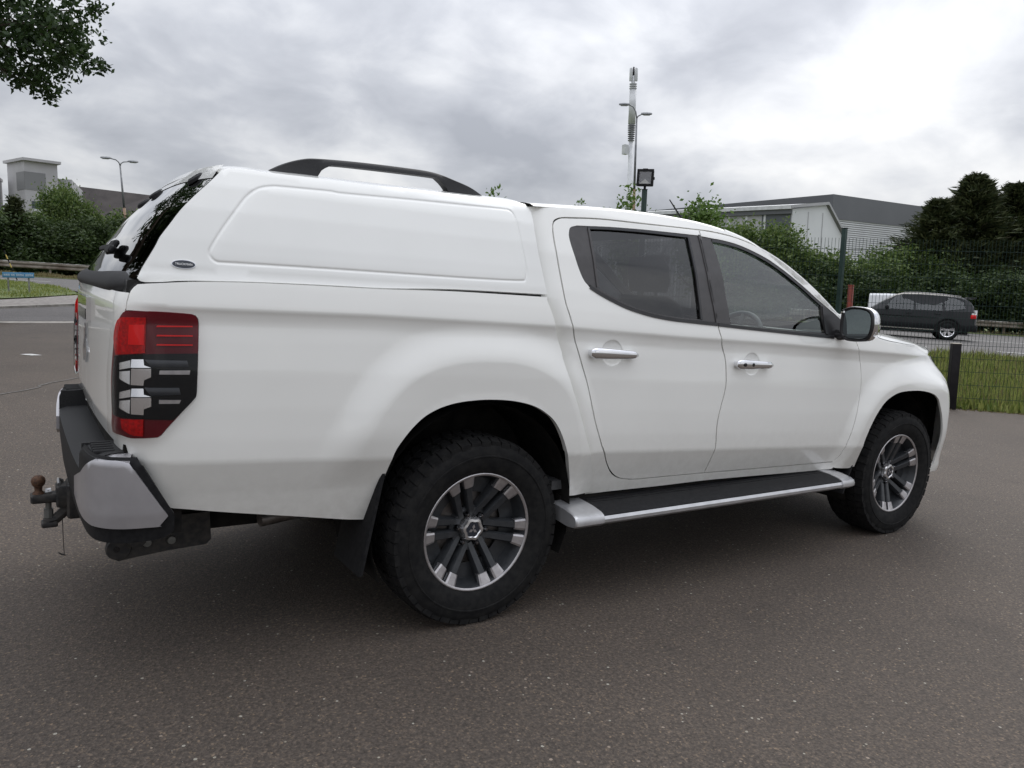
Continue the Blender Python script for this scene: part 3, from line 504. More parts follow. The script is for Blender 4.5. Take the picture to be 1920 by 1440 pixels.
# nose: closed across the front
def SBN(v, z, off=0.):
    v = np.asarray(v, float); X = SB(_pu[-1]-np.abs(v), z, off); X = X.copy(); X[..., 1] = np.where(v < 0, -X[..., 1], X[..., 1]); return X*np.array([1, 1, 1])
vn = float(_pu[-1]-3.80)
def SBN2(v, z, off=0.): return SBN(-np.asarray(v, float), z, off)
panel('front_bumper', rect(-vn, .40, vn, .76), SBN2, PT, truck, off=-.003, h=.04)
gr = panel('grille', rect(-vn, .76, vn, 1.03), SBN2, M['black_plastic'], truck, off=-.012, h=.04)
for z in (.83, .90, .97): panel('grille_bar', rect(-.55, z-.012, .55, z+.012), SBN2, M['chrome'], gr, off=.006, h=.04, hb=.02)
hl = panel('headlamp', [[(3.50,1.062),(3.62,1.045),(3.80,1.02),(3.86,.92)], [(3.86,.92),(3.95,.93),(4.02,.95)], [(4.02,.95),(4.0,1.03),(3.93,1.06)], [(3.93,1.06),(3.75,1.085),(3.58,1.098),(3.485,1.094)], [(3.485,1.094),(3.50,1.062)]], SB, M['lens_clear'], truck, off=.001, h=.03, thick=0)
hb_ = panel('reflector', [[(3.51,1.066),(3.85,1.01),(4.0,.98)], [(4.0,.98),(3.95,1.05),(3.72,1.085),(3.50,1.092)], [(3.50,1.092),(3.51,1.066)]], SB, M['lamp_black'], hl, off=-.02, h=.03)
hl2 = both(hl); k = hb_.copy(); link(k, hl2)
# --- roof, windscreen, bonnet
cab = np.array(resample(spl(T['cabtop'][0], 8), .03))
def y_at(x, z): return float(-SB(x, z)[1])
rows_w, rows_p, rows_g = [], [], []
for x, z in cab:
    y0 = y_at(x, z)
    if x < 1.47:
        t = (x-.26)/(1.47-.26); xc = .20+t*(1.60-.20); zc = 1.766+.016*math.sin(math.pi*min(1, max(0, t*.8+.1)))-.030*max(0, t-.75)/.25
        a = .17; row = []
        for th in np.linspace(0, math.pi/2, 7):
            yy = y0-a*(1-math.cos(th)); row.append((x+(xc-x)*(1-(yy/y0)**2), -yy, z+.024*math.sin(th)))
        for s in np.linspace(.25, 2, 8):
            yy = (y0-a)*(1-s); q = abs(yy)/(y0-a); row.append((x+(xc-x)*(1-(yy/y0)**2), -yy, (z+.024)+(zc-z-.024)*(1-q*q)))
        # mirror: extend to the far edge
        row += [(p[0], -p[1], p[2]) for p in row[:7][::-1]]
        rows_w.append(row)
rows_w = [[p for p in r] for r in rows_w]
MB().loft(rows_w).build('roof_panel', PT, truck, True)
for x, z in cab:
    if x < 1.44: continue
    y0 = y_at(x, z); t = (x-1.44)/(2.294-1.44); xc = x+.13+.10*t; zc = z-.02-.06*t
    pil = []
    for th in np.linspace(0, math.pi/2, 6):
        yy = y0-.075*(1-math.cos(th)); pil.append((x+.012*math.sin(th)+.0*t, -yy, z+.022*math.sin(th)))
    rows_p.append(pil); q = pil[-1]; g = []
    for s in np.linspace(0, 2, 17):
        yy = -q[1]*(1-s); k = 1-(yy/q[1])**2; g.append((q[0]+(xc-q[0])*k, -yy, q[2]-.004+(zc-q[2])*k))
    rows_g.append(g)
both(MB().loft(rows_p).build('windscreen_pillar', PT, truck, True))
MB().loft([[(q[0]-.02, q[1], q[2]-.012) for q in rows_g[-1]], [(q[0]+.14, q[1], q[2]-.03) for q in rows_g[-1]], [(q[0]+.30, q[1]*.97, 1.225) for q in rows_g[-1]]]).build('windscreen_cowl', M['black_plastic'], truck, True)
MB().loft(rows_g).build('windscreen', M['glass_clear'], truck, True)
bs = np.array(resample(spl([(2.36,1.312)]+[tuple(q) for q in wt]+[(3.476,1.099)], 8), .04)); rows_b = []
for i, (u, z) in enumerate(bs):
    t = i/(len(bs)-1); e = SB(u, z+.007, -.003); y0 = -e[1]; xc = 2.74+t*(3.91-2.74); zc = 1.262-.105*t**1.6; row = [(e[0], e[1]+.004, e[2]-.016)]
    rise = .045*(1-.80*t)
    for s in np.linspace(0, 1, 13):
        yy = y0*(1-s); k = 1-(yy/y0)**(2+1.6*t); bul = rise*math.sin(min(1, s/.22)*math.pi/2)
        row.append((e[0]+(xc-e[0])*k, -yy, e[2]+bul+(zc-e[2]-rise)*k))
    row += [(p[0], -p[1], p[2]) for p in row[:-1][::-1]]
    rows_b.append(row)
rows_b.append([(q[0]-.004, q[1]*.995, q[2]-.022) for q in rows_b[-1]])
MB().loft(rows_b).build('bonnet', PT, truck, True)
strip('bonnet_seal', [(2.50,1.25)]+[tuple(q) for q in wt], -.006, .012, -.007, M['gloss_black'], truck, truck)
# --- tailgate
u0 = float(_pu[0])
def STG(v, z, off=0.):
    v = np.asarray(v, float); X = SB(u0+np.abs(v), z, off).copy(); X[..., 1] = np.where(v < 0, -X[..., 1], X[..., 1]); return X
ll = [(a-u0, b) for a, b in T['lamp'][0]]          # lamp / tailgate edge on the right
redge = [(ll[0][0]-.012, .792)]+[(a-.006, b) for a, b in ll]+[(T['bed'][12][1][0]-u0-.006, 1.245), (T['bed'][12][-1][0]-u0-.006, 1.272)]
lft = [(-a, b) for a, b in redge]
tg = panel('tailgate', [redge, [redge[-1], (0, 1.285), lft[-1]], lft[::-1], [lft[0], (0, .792), redge[0]]], STG, PT, truck, h=.022, thick=.02)
panel('tailgate_handle', rect(-.20, 1.145, .20, 1.232), STG, M['chrome'], tg, off=.015, h=.03, thick=.015)
panel('handle_recess', rect(-.17, 1.150, .17, 1.188), STG, M['gloss_black'], tg, off=.0165, h=.03, thick=.003)
for (v, z) in ((.02, 1.085), (-.02, 1.020), (.06, 1.020)):     # three-diamond emblem
    panel('emblem_diamond', [[(v, z-.042), (v+.038, z)], [(v+.038, z), (v, z+.042)], [(v, z+.042), (v-.038, z)], [(v-.038, z), (v, z-.042)]], STG, M['chrome'], tg, off=.006, h=.03, hb=.02)
# --- tail lamps
lamp = panel('tail_lamp', T['lamp'], SB, M['lamp_dark_red'], truck, off=.004, h=.02, thick=.03)
lamp['label'] = 'red and black tail lamp with chrome reflectors'
kids = [panel('red_block', T['lamp_redtop'], SB, M['lamp_red'], lamp, off=.009, h=.02, thick=.006), panel('red_reflector', T['lamp_redinner'], SB, M['lamp_strip'], lamp, off=.0125, h=.02, thick=.004)]
kids += [panel('light_strip', q, SB, M['lamp_strip'], lamp, off=.0125, h=.02, hb=.01, thick=.005) for q in T['lamp_strips']]
kids += [panel('black_band', T['lamp_mid'], SB, M['lamp_black'], lamp, off=.0085, h=.02, thick=.004)]
def STL(u, z, off=0.): return SB(u, z, off)
for nm_, tz, tu in (('up', -.55, 0), ('lo', .12, .0), ('lu', -.15, -.25), ('ll', -.25, -.10)):
    for q in FACET[nm_]:
        zz = [b for s in q for a, b in s]; uu = [a for s in q for a, b in s]; zm = (min(zz)+max(zz))/2; um = (min(uu)+max(uu))/2
        def SF(u, z, off=0., zm=zm, um=um, tz=tz, tu=tu): return SB(u, z, off+tz*(np.asarray(z)-zm)*.25+tu*(np.asarray(u)-um)*.2)
        kids.append(panel('chrome_reflector', q, SF, M['lamp_facet'], lamp, off=.012, h=.012, hb=.008, thick=.005))
kids += [panel('silver_bar', q, SB, M['alloy_machined'], lamp, off=.013, h=.02, hb=.012, thick=.006) for q in T['lamp_bars']]
for q in T['lamp_tubes']:
    zz = [b for s in q for a, b in s]; zm = (min(zz)+max(zz))/2
    def SF2(u, z, off=0., zm=zm): return SB(u, z, off+.005*np.clip(1-(np.abs(np.asarray(z)-zm)/.014)**2, 0, 1))
    kids.append(panel('dark_tube', q, SF2, M['lamp_tube'], lamp, off=.010, h=.01, hb=.008, thick=.005))
kids.append(panel('lower_red_block', T['lamp_redbot'], SB, M['lamp_red'], lamp, off=.010, h=.02, thick=.006))
def lens(name, key_z0, key_z1, mt):
    P = outline(T['lamp'], .01); k = (P[:, 1] >= key_z0-1e-6) & (P[:, 1] <= key_z1+1e-6); return P[k]
P_ = outline(T['lamp'], .008)
kids.append(panel('lens', P_, SB, M['lens_clear'], lamp, off=.017, h=.02, thick=0, raw=True))
lamp2 = both(lamp)
for c in kids: k = c.copy(); link(k, lamp2)
# --- canopy
CP = M['canopy_paint']
cn = empty('canopy'); cn.parent = truck
ctop = [tuple(q) for q in T['canopytop'][0]]
cs = [T['canopy'][0], T['canopy'][1], T['canopy'][2]+[(.252, 1.700)], ctop[::-1][1:]]
gp = outline(T['cpanel'], .012)
def cp_dist(u, z):
    return _sd_poly(np.asarray(u, float), np.asarray(z, float), np.vstack([gp, gp[:1]]))
def SCG(u, z, off=0.):
    d = cp_dist(u, z); return SC(u, z, off-.0034*np.exp(-(d/.0042)**2)+.001*sstep(-d/.02)+.006*sstep((1.345-np.asarray(z))/.03))
both(panel('canopy_side', cs, SCG, CP, cn, h=.02, hb=.012, thick=.02, extra=np.vstack([along(np.vstack([gp, gp[:1]]), (-.014, -.0095, -.0065, -.0035, 0, .0035, .0065, .0095, .014), .010)])))
# canopy roof
ct = np.array(resample(spl(ctop, 6), .03)); rr = []
for x, z in ct:
    if z < 1.67: continue
    y0 = float(-SC(x, z)[1]); t = (x+.985)/1.23; xc = x-.03*max(0, 1-t*3); row = []
    for s in np.linspace(0, 1, 13):
        yy = y0*(1-s); k = 1-(yy/y0)**2; row.append((x+(xc-x)*k, -yy, z+.012*math.sin(min(1, s/.12)*math.pi/2)+.030*k*min(1, .35+t*2)))
    row += [(p[0], -p[1], p[2]) for p in row[:-1][::-1]]; rr.append(row)
MB().loft(rr).build('canopy_roof', CP, cn, True)
# rear hatch
ed = resample(spl(T['bglass'][0], 6), .02); ed[:, 0] -= .002
def hatch_row(x, z, off=0., n=25, ye=None):
    t = (z-1.318)/.353; ye = ye or float(-SC(x, z)[1])-.004; b = .052-.030*t; out = []
    for v in np.linspace(-1, 1, n): out.append((x-b*(1-abs(v)**2.6)-off*.8, -ye*(-v), z+.020*t*(1-v*v)+off*.6))
    return out
hg = MB().loft([hatch_row(x, z) for x, z in ed]).build('hatch_glass', M['glass_hatch'], cn, True)
MB().loft([[ (p[0]-.01, p[1], p[2]+.012) for p in hatch_row(-.955, 1.690)], [(p[0]-.006, p[1], p[2]+.002) for p in hatch_row(-.985, 1.673)], [(p[0]+.0, p[1], p[2]) for p in hatch_row(-1.006, 1.652)]]).build('roof_lip', CP, cn, True)
for yy, zz in ((-.525, 1.650), (.16, 1.648), (.45, 1.625)):
    i = int(np.argmin(np.abs(ed[:, 1]-zz))); r = hatch_row(ed[i, 0], ed[i, 1], .004, 101); p = r[int(np.argmin([abs(q[1]-yy) for q in r]))]
    hq = MB().rev([(0, -.010), (.022, -.009), (.032, -.004), (.035, .006), (0, .008)], 18, 'x'); rt = Matrix.Rotation(R(52), 3, 'Y'); hq.V = [tuple(rt @ Vector((v[0], v[1]*1.25, v[2]))+Vector(p)) for v in hq.V]; hq.build('hinge', M['black_plastic'], cn)
i = int(np.argmin(np.abs(ed[:, 1]-1.405))); r = hatch_row(ed[i, 0], ed[i, 1], .012, 101)
p0 = Vector(r[int(np.argmin([abs(q[1]+.27) for q in r]))]); rt = Matrix.Rotation(R(32), 3, 'Y')
for nm_, a_, b_ in (('latch_bar', (-.012, -.02, -.011), (.004, .40, .011)), ('latch_body', (-.016, -.08, -.028), (.004, .05, .024)), ('latch_grip', (-.024, -.19, -.036), (-.004, -.06, -.006))):
    mb = MB().box(a_, b_, .007); mb.V = [tuple(rt @ Vector(v)+p0) for v in mb.V]; mb.build(nm_, M['black_plastic'], cn)
# black lower lip of the hatch
sect = [(-.004+.050*math.cos(a)*(1 if math.cos(a) < 0 else .3), 1.300+.036*math.sin(a)+.010*math.cos(a)) for a in np.linspace(0, 6.283, 20, endpoint=False)]
rows = []
for v in np.linspace(-1, 1, 37):
    k = 1-abs(v)**2.4; sc_ = .12+.88*math.sin(min(1, (1-abs(v))/.20)*math.pi/2); rows.append([(-1.243-.016*k+.03*abs(v)**10+dx*sc_, v*.815, 1.297+(zz-1.300)*sc_+.004) for dx, zz in sect])
MB().loft(rows, close=True, cap=True).build('hatch_lip', M['grey_plastic'], cn, True)
rows = [[(-1.245-.016*(1-abs(v)**2.4)+dx, v*.80, zz) for dx, zz in ((.06, 1.315), (-.015, 1.31), (-.02, 1.268), (.06, 1.262))] for v in np.linspace(-1, 1, 25)]
MB().loft(rows, close=True, cap=True).build('hatch_seal', M['gloss_black'], cn, 'auto')
# roof rails: an arched strip standing on two feet
def rail():
    top = spl([(-.802,1.712),(-.76,1.737),(-.719,1.756),(-.675,1.771),(-.632,1.779),(-.52,1.787),(-.407,1.792),(-.29,1.795),(-.183,1.796),(-.12,1.790),(-.063,1.778),(.02,1.757),(.095,1.722)], 6)
    bot = spl([(-.802,1.708),(-.631,1.715),(-.612,1.738),(-.590,1.752),(-.565,1.761),(-.42,1.767),(-.17,1.773),(-.14,1.768),(-.115,1.752),(-.092,1.728),(-.085,1.720),(.0,1.722),(.095,1.720)], 6)
    t = resample(top, .012); xs = t[:, 0]; zb = np.interp(xs, bot[:, 0], bot[:, 1]); rows = []
    for x, zt, b in zip(xs, t[:, 1], zb):
        b = min(b, zt-.002); foot = 1 if (x < -.63 or x > -.09) else 0; lo = b-(.02 if foot else 0)
        rows.append([(x, -.640-(.012 if foot else 0), lo), (x, -.636, (lo+zt)/2), (x, -.628, zt-.004), (x, -.618, zt), (x, -.608, zt-.004), (x, -.602, (lo+zt)/2), (x, -.600+(.0), lo)])
    return MB().loft(rows, close=True, cap=True).build('roof_rail', M['grey_plastic'], cn, 'auto')
both(rail())
# oval maker's badge
(bx, bz) = T['badge'][0][0]
def oval(rx, rz): return [(bx+rx*math.cos(a), bz+rz*math.sin(a)+.0*rx) for a in np.linspace(0, 2*math.pi, 40, endpoint=False)]
bd = panel('badge', oval(.034, .0135), SC, M['chrome'], cn, off=.004, h=.012, thick=.004, raw=True)
panel('badge_field', oval(.0325, .0122), SC, M['badge_black'], cn, off=.0045, h=.012, thick=.001, raw=True)
def text(body, size, loc, rot, mt, parent, name='lettering', extrude=.0006, sx=1.):
    c = bpy.data.curves.new(name, 'FONT'); c.body = body; c.size = size; c.align_x = 'CENTER'; c.align_y = 'CENTER'; c.extrude = extrude
    o = bpy.data.objects.new(name, c); COL.objects.link(o); bpy.context.view_layer.update()
    me = bpy.data.meshes.new_from_object(o.evaluated_get(bpy.context.evaluated_depsgraph_get())); bpy.data.objects.remove(o); bpy.data.curves.remove(c)
    me.materials.clear(); me.materials.append(mt); k = link(bpy.data.objects.new(name, me), parent); k.location = loc; k.rotation_euler = rot; k.scale = (sx, 1, 1); return k
q = SC(bx, bz, .0065); nrm = snorm(SC, np.array([[bx, bz]]), 0)[0]; tilt = math.atan2(nrm[2], -nrm[1])
text('TRUCKMAN', .0098, tuple(q), (math.pi/2-tilt, 0, math.atan2(nrm[0], -nrm[1])), M['white_letter'], cn, sx=.92)
# --- rear bumper and tow bar
bump_e = empty('rear_bumper'); bump_e.parent = truck
_bp = resample(spl([(-1.392,0),(-1.390,-.35),(-1.383,-.6),(-1.372,-.74),(-1.345,-.815),(-1.29,-.862),(-1.20,-.880),(-1.08,-.884),(-.9,-.884)], 10), .005)
_bu = np.r_[0, np.cumsum(np.linalg.norm(np.diff(_bp, axis=0), axis=1))]; _bt = np.gradient(_bp, _bu, axis=0); _bn = np.stack([_bt[:, 1], -_bt[:, 0]], 1)
def SU(v, z, off=0.):
    v = np.asarray(v, float); z = np.asarray(z, float); a = np.abs(v); x = np.interp(a, _bu, _bp[:, 0]); y = np.interp(a, _bu, _bp[:, 1]); nx = np.interp(a, _bu, _bn[:, 0]); ny = np.interp(a, _bu, _bn[:, 1])
    w = off-.10*np.clip(.60-z, 0, 1)-.5*np.clip(z-.745, 0, 1); X = np.stack([x+nx*w, y+ny*w, z], -1); X[..., 1] = np.where(v < 0, -X[..., 1], X[..., 1]); return X
uS = lambda x: float(np.interp(x, _bp[:, 0], _bu))
uc = .80      # inner end of the silver corner along the bumper
diag = [(uS(-1.262), .757), (uS(-1.155), .585)]
silver = [[(uc-.22, .60), (uc-.22, .66)], [(uc-.22, .66), (uc-.08, .705)], [(uc-.08, .705), (uc, .757)], [(uc, .757), (uS(-1.30), .765), diag[0]], [diag[0], diag[1]], [diag[1], (uS(-1.18), .553)], [(uS(-1.18), .553), (1.0, .552), (uc, .552)], [(uc, .552), (uc-.14, .57), (uc-.22, .60)]]
both(panel('corner_cap', silver, SU, M['silver_paint'], bump_e, off=.008, h=.02, thick=.02))
blk = [[(-.60, .60), (-.60, .70)], [(-.60, .70), (0, .70), (.60, .70)], [(.60, .70), (.60, .60)], [(.60, .60), (0, .60), (-.60, .60)]]
full = uS(-1.135)
skirt = [[(-full, .53), (-full, .585)], [(-full, .585), (-diag[0][0]-.02, .772)], [(-diag[0][0]-.02, .772), (-.62, .772)], [(-.62, .772), (-.60, .69)], [(-.60, .69), (.60, .69)], [(.60, .69), (.62, .772)], [(.62, .772), (diag[0][0]+.02, .772)], [(diag[0][0]+.02, .772), (full, .585)], [(full, .585), (full, .53)], [(full, .53), (uS(-1.2), .505), (.7, .50), (0, .50), (-.7, .50), (-uS(-1.2), .505), (-full, .53)]]
panel('bumper_skirt', skirt, SU, M['black_plastic'], bump_e, off=-.004, h=.025, thick=.03)
mb = MB()
def padtop(y0, y1, z):
    P = []; ys = np.linspace(y0, y1, 10)
    rows = []
    for y in ys:
        a = float(np.interp(-abs(y), _bp[::-1, 1][np.argsort(_bp[::-1, 1])], _bu[::-1][np.argsort(_bp[::-1, 1])])); e = SU(a, z, -.004); rows.append([(e[0], y, z), (e[0]+.03, y, z+.012), (-1.27, y, z+.016), (-1.26, y, z-.12)])
    return rows
for s in (-1, 1): mb.loft(padtop(s*.60, s*.80, .762))
mb.loft(padtop(-.60, .60, .69))
mb.box((-1.372, -.615, .60), (-1.26, -.598, .775)).box((-1.372, .598, .60), (-1.26, .615, .775))
mb.build('step_pad', M['grey_plastic'], bump_e)
for s in (-1, 1):
    for i in range(5):
        y = s*(.63+.034*i); MB().box((-1.350, y, .768), (-1.29, y+.012, .780), .002).build('tread_rib', M['grey_plastic'], bump_e)
MB().box((-1.27, -.80, .50), (-1.10, .80, .80)).build('bumper_core', M['underbody'], bump_e)
mb = MB()
c = SU(1.0, .765); rows = []
for a in np.linspace(uc, diag[0][0], 12):
    e = SU(a, .757, .006); e2 = SU(a, .772, -.03); e3 = SU(a, .778, -.085); rows.append([tuple(e), tuple(e2), tuple(e3)])
both(MB().loft(rows).build('corner_cap_top', M['silver_paint'], bump_e, True))
# tow bar
tb = empty('tow_bar'); tb.parent = truck
MB().rev([(0, .530), (.013, .5285), (.022, .520), (.025, .508), (.022, .494), (.014, .485), (.013, .470), (.020, .462), (.024, .450), (0, .450)], 20, 'z', (-1.478, 0, 0)).build('tow_ball', M['rust'], tb, True)
MB().box((-1.505, -.033, .425), (-1.395, .033, .458), .006).box((-1.420, -.045, .405), (-1.36, .045, .49), .006).build('ball_plate', M['steel_dark'], tb)
MB().tube([(-1.445, 0, .47), (-1.445, 0, .33)], .011, 10).tube([(-1.445, 0, .395), (-1.445, 0, .36)], .017, 10).build('coupling_pin', M['bolt_grey'], tb)
MB().tube([(-1.46, 0, .343), (-1.42, 0, .352), (-1.385, 0, .385), (-1.37, 0, .43)], [.016, .020, .022, .022], 10).box((-1.47, -.03, .325), (-1.415, .03, .345), .004).build('lower_jaw', M['steel_dark'], tb)
MB().box((-1.385, -.06, .36), (-1.33, .06, .50), .008).box((-1.36, -.04, .40), (-1.0, .04, .48)).build('receiver', M['steel_dark'], tb)
MB().tube([(-1.455, .0, .463), (-1.435, .0, .466)], .012, 8).tube([(-1.41, -.02, .495), (-1.41, .02, .505), (-1.395, .03, .495)], .006, 8).build('clip', M['zinc'], tb)
MB().tube([(-1.40, -.03, .36), (-1.398, -.03, .28), (-1.395, -.032, .21)], .0017, 6).tube([(-1.395, -.032, .21), (-1.415, -.032, .222), (-1.405, -.032, .213), (-1.388, -.032, .207)], .002, 6).build('safety_wire', M['steel_dark'], tb)
pl = [(-1.225,.470),(-.955,.475),(-.948,.37),(-.965,.352),(-1.10,.345),(-1.20,.335),(-1.255,.328),(-1.285,.345),(-1.297,.375),(-1.29,.405),(-1.265,.425),(-1.215,.430)]
for yy in (-.52, .52):
    side = MB().prism(pl[::-1], lambda a, b, t, yy=yy: (a, yy+t, b), .012).build('side_plate', M['steel_dark'], tb)
    for bx_, bz_ in ((-1.165,.385),(-1.085,.385)): MB().rev([(0, -.012), (.014, -.011), (.016, -.002), (.016, .004)], 12, 'y', (bx_, yy, bz_)).build('bolt', M['bolt_grey'], tb)
    MB().rev([(0, -.010), (.038, -.009), (.042, 0), (.042, .005)], 18, 'y', (-1.255, yy, .375)).build('end_boss', M['steel_dark'], tb)
    MB().rev([(0, -.0105), (.010, -.0105), (.010, -.008)], 10, 'y', (-1.262, yy-.001, .375)).build('hole', M['gloss_black'], tb)
MB().tube([(-1.20, -.55, .41), (-1.20, .55, .41)], .032, 12).build('cross_beam', M['steel_dark'], tb)
# --- wheel arch liners, underbody, exhaust, mud flaps
mb = MB()
for x in (0., 3.0):
    for s in (-1, 1):
        prof = [(.47*math.cos(a), .47*math.sin(a)) for a in np.linspace(R(-25 if x < 1 else -5), R(205), 20)]
        MB().loft([[(x+cx*(.98 if x < 1 else .93), s*(.86 if x < 1 else .80), .43+cz) for cx, cz in prof], [(x+cx, s*.50, .43+cz) for cx, cz in prof], [(x, s*.50, .40) for _ in prof]]).build('arch_liner', M['underbody'], truck)
mb = MB()
for s in (-1, 1): mb.box((-1.15, s*.45-.04, .40), (3.4, s*.45+.04, .53))
mb.box((.66, -.80, .46), (2.42, .80, .56)).box((-1.22, -.78, .62), (-.50, .78, .70)).box((.62, -.5, .30), (2.0, .5, .44)).box((-.9, -.45, .42), (-.45, .45, .60)).box((-.50, -.48, .95), (.45, .48, 1.0)).box((-1.10, -.78, .66), (-.52, .78, 1.15)).box((3.45, -.7, .45), (3.7, .7, .9)).box((2.45, -.49, .42), (3.5, .49, 1.05))
mb.tube([(0, -.62, .378), (0, .62, .378)], .055, 12).tube([(3, -.62, .378), (3, .62, .378)], .045, 12).tube([(0, 0, .378), (1.5, 0, .42)], .04, 10)
mb.rev([(0, -.15), (.11, -.10), (.14, 0), (.11, .10), (0, .15)], 16, 'x', (0, .05, .378))
mb.build('underbody', M['underbody'], truck)
MB().tube([(-.80, -.62, .455), (-.66, -.60, .465), (-.4, -.55, .47)], .028, 12).build('exhaust_pipe', M['disc'], truck)
def flap(x0, x1, zt, zb, y0, y1):
    n = 8; rows = []
    for i in range(n+1):
        t = i/n; z = zt+(zb-zt)*t; x = x0+(x1-x0)*t; rows.append([(x, y0, z), (x-.004, y0+.01, z), (x-.004, y1-.005, z), (x, y1+(.0), z), (x+.012, y1, z), (x+.012, y0, z)])
    return MB().loft(rows, close=True, cap=True).build('mud_flap', M['black_plastic'], truck, 'auto')
both(flap(-.425, -.50, .66, .272, -.862, -.60)); both(flap(2.545, 2.47, .50, .30, -.86, -.62))
# inner skin that closes the gaps between the panels
mb = MB()
def skin(segs, off, S=SB, name='inner_skin'):
    both(panel(name, segs, S, M['underbody'], truck, off=off, h=.05, hb=.03, thick=0))
skin([[(2.2,1.21),(1.2,1.23),(.55,1.30),(.42,1.38),(.40,1.62)], [(.40,1.62),(.30,1.62)], [(.30,1.62),(.27,1.30),(.33,1.1),(.45,.85),(.60,.55)], [(.60,.55),(.80,.49),(1.6,.485),(2.28,.475)], [(2.28,.475),(2.44,.60),(2.53,.85),(2.53,1.05),(2.45,1.18),(2.35,1.24)], [(2.35,1.24),(2.28,1.225),(2.2,1.21)]], -.035)
strip_b = [(1.245,1.685),(1.245,1.45),(1.262,1.23)]
o = strip('b_pillar_seal', strip_b, -.04, .05, -.022, M['underbody'], truck, truck); 
skin([[(-1.28,1.30),(-.6,1.33),(.25,1.34)], [(.25,1.34),(.25,1.26)], [(.25,1.26),(-.6,1.26),(-1.25,1.25)], [(-1.25,1.25),(-1.28,1.30)]], -.022)
skin([[(.28,1.64),(.36,1.700),(.9,1.715),(1.3,1.712),(1.5,1.70)],[(1.5,1.70),(1.5,1.678)],[(1.5,1.678),(1.3,1.690),(.9,1.685),(.45,1.665),(.37,1.64)],[(.37,1.64),(.28,1.64)]], -.03)
# --- side steps
ss = empty('side_step'); ss.parent = truck
def stepsec(x, g=0., k=1.):   # cross-section y,z
    P = [(-.800, .446), (-.900, .438), (-.955, .427), (-.976, .417), (-.984, .402), (-.982, .388), (-.968, .376), (-.92, .370), (-.800, .380)]
    return [(x, -.89+(y-g*(y < -.9)+.89)*k, .405+(z+g*(z > .40)-.405)*k) for y, z in P]
MB().loft([stepsec(x) for x in (.55, 1.3, 2.27)], close=True, cap=True).build('step_bar', M['step_silver'], ss, 'auto')
MB().loft([stepsec(.404, .005, .90), stepsec(.409, .005, .97), stepsec(.422, .005), stepsec(.555, .005), stepsec(.556, -.002)], close=True, cap=True).build('end_cap', M['step_silver'], ss, 'auto')
MB().loft([stepsec(2.264, -.002), stepsec(2.265, .005), stepsec(2.345, .005), stepsec(2.38, .003, .97), stepsec(2.398, .0, .86), stepsec(2.402, .0, .70)], close=True, cap=True).build('end_cap', M['step_silver'], ss, 'auto')
MB().loft([[(x, -.798, .4475), (x, -.90, .4415), (x, -.955, .4305), (x, -.9765, .4195), (x, -.977, .4150), (x, -.798, .440)] for x in (.558, 2.262)], close=True, cap=True).build('tread', M['black_plastic'], ss, 'auto')
for i in range(5): yy = -.83-.026*i; zz = .4455-.0035*i-(.003 if i > 3 else 0); MB().box((.575, yy-.005, zz-.004), (2.245, yy+.005, zz+.0035)).build('tread_rib', M['black_plastic'], ss)
for x in (.7, 1.4, 2.15): MB().box((x-.03, -.87, .40), (x+.03, -.5, .425)).build('step_bracket', M['underbody'], ss)
MB().box((.45, -.80, .43), (2.35, -.76, .47)).build('step_cover', M['underbody'], ss)
ss2 = ss.copy(); link(ss2, truck); ss2.scale = (1, -1, 1)
for c in list(ss.children):
    k = c.copy(); link(k, ss2)
    for g in c.children: kk = g.copy(); link(kk, k)
# --- door mirrors
dm = empty('door_mirror'); dm.parent = truck
def mring(x, s, dy=0): 
    pts = [(-.115,.078),(-.05,.098),(.05,.094),(.098,.066),(.112,.0),(.098,-.07),(.06,-.100),(-.06,-.105),(-.108,-.075),(-.118,0)]
    q = spl(pts+[pts[0]], 4)[:-1]
    return [(x+.10*(-a)*.35, -.995+dy-a*s*.80, 1.290+b*s*.86) for a, b in q]
MB().loft([mring(2.215, .93), mring(2.198, 1.0), mring(2.21, 1.05), mring(2.26, 1.02), mring(2.31, .80), mring(2.335, .45)], cap=True).build('housing', M['trim_black'], dm, True)
MB().loft([mring(2.222, 1.062), mring(2.265, 1.035), mring(2.315, .82), mring(2.342, .45)], cap=True).build('shell', M['chrome'], dm, True)
v = mring(2.2105, .88); MB().add(v, [tuple(range(len(v)))]).build('mirror_glass', M['mirror_glass'], dm, False)
MB().box((2.205, -.93, 1.205), (2.275, -.80, 1.232), .01).box((2.22, -.90, 1.195), (2.28, -.82, 1.25), .01).build('arm', M['trim_black'], dm)
MB().box((2.235, -1.096, 1.225), (2.275, -1.082, 1.250), .004).build('indicator', M['lens_clear'], dm)
dm2 = dm.copy(); link(dm2, truck); dm2.scale = (1, -1, 1)
for c in list(dm.children): k = c.copy(); link(k, dm2)
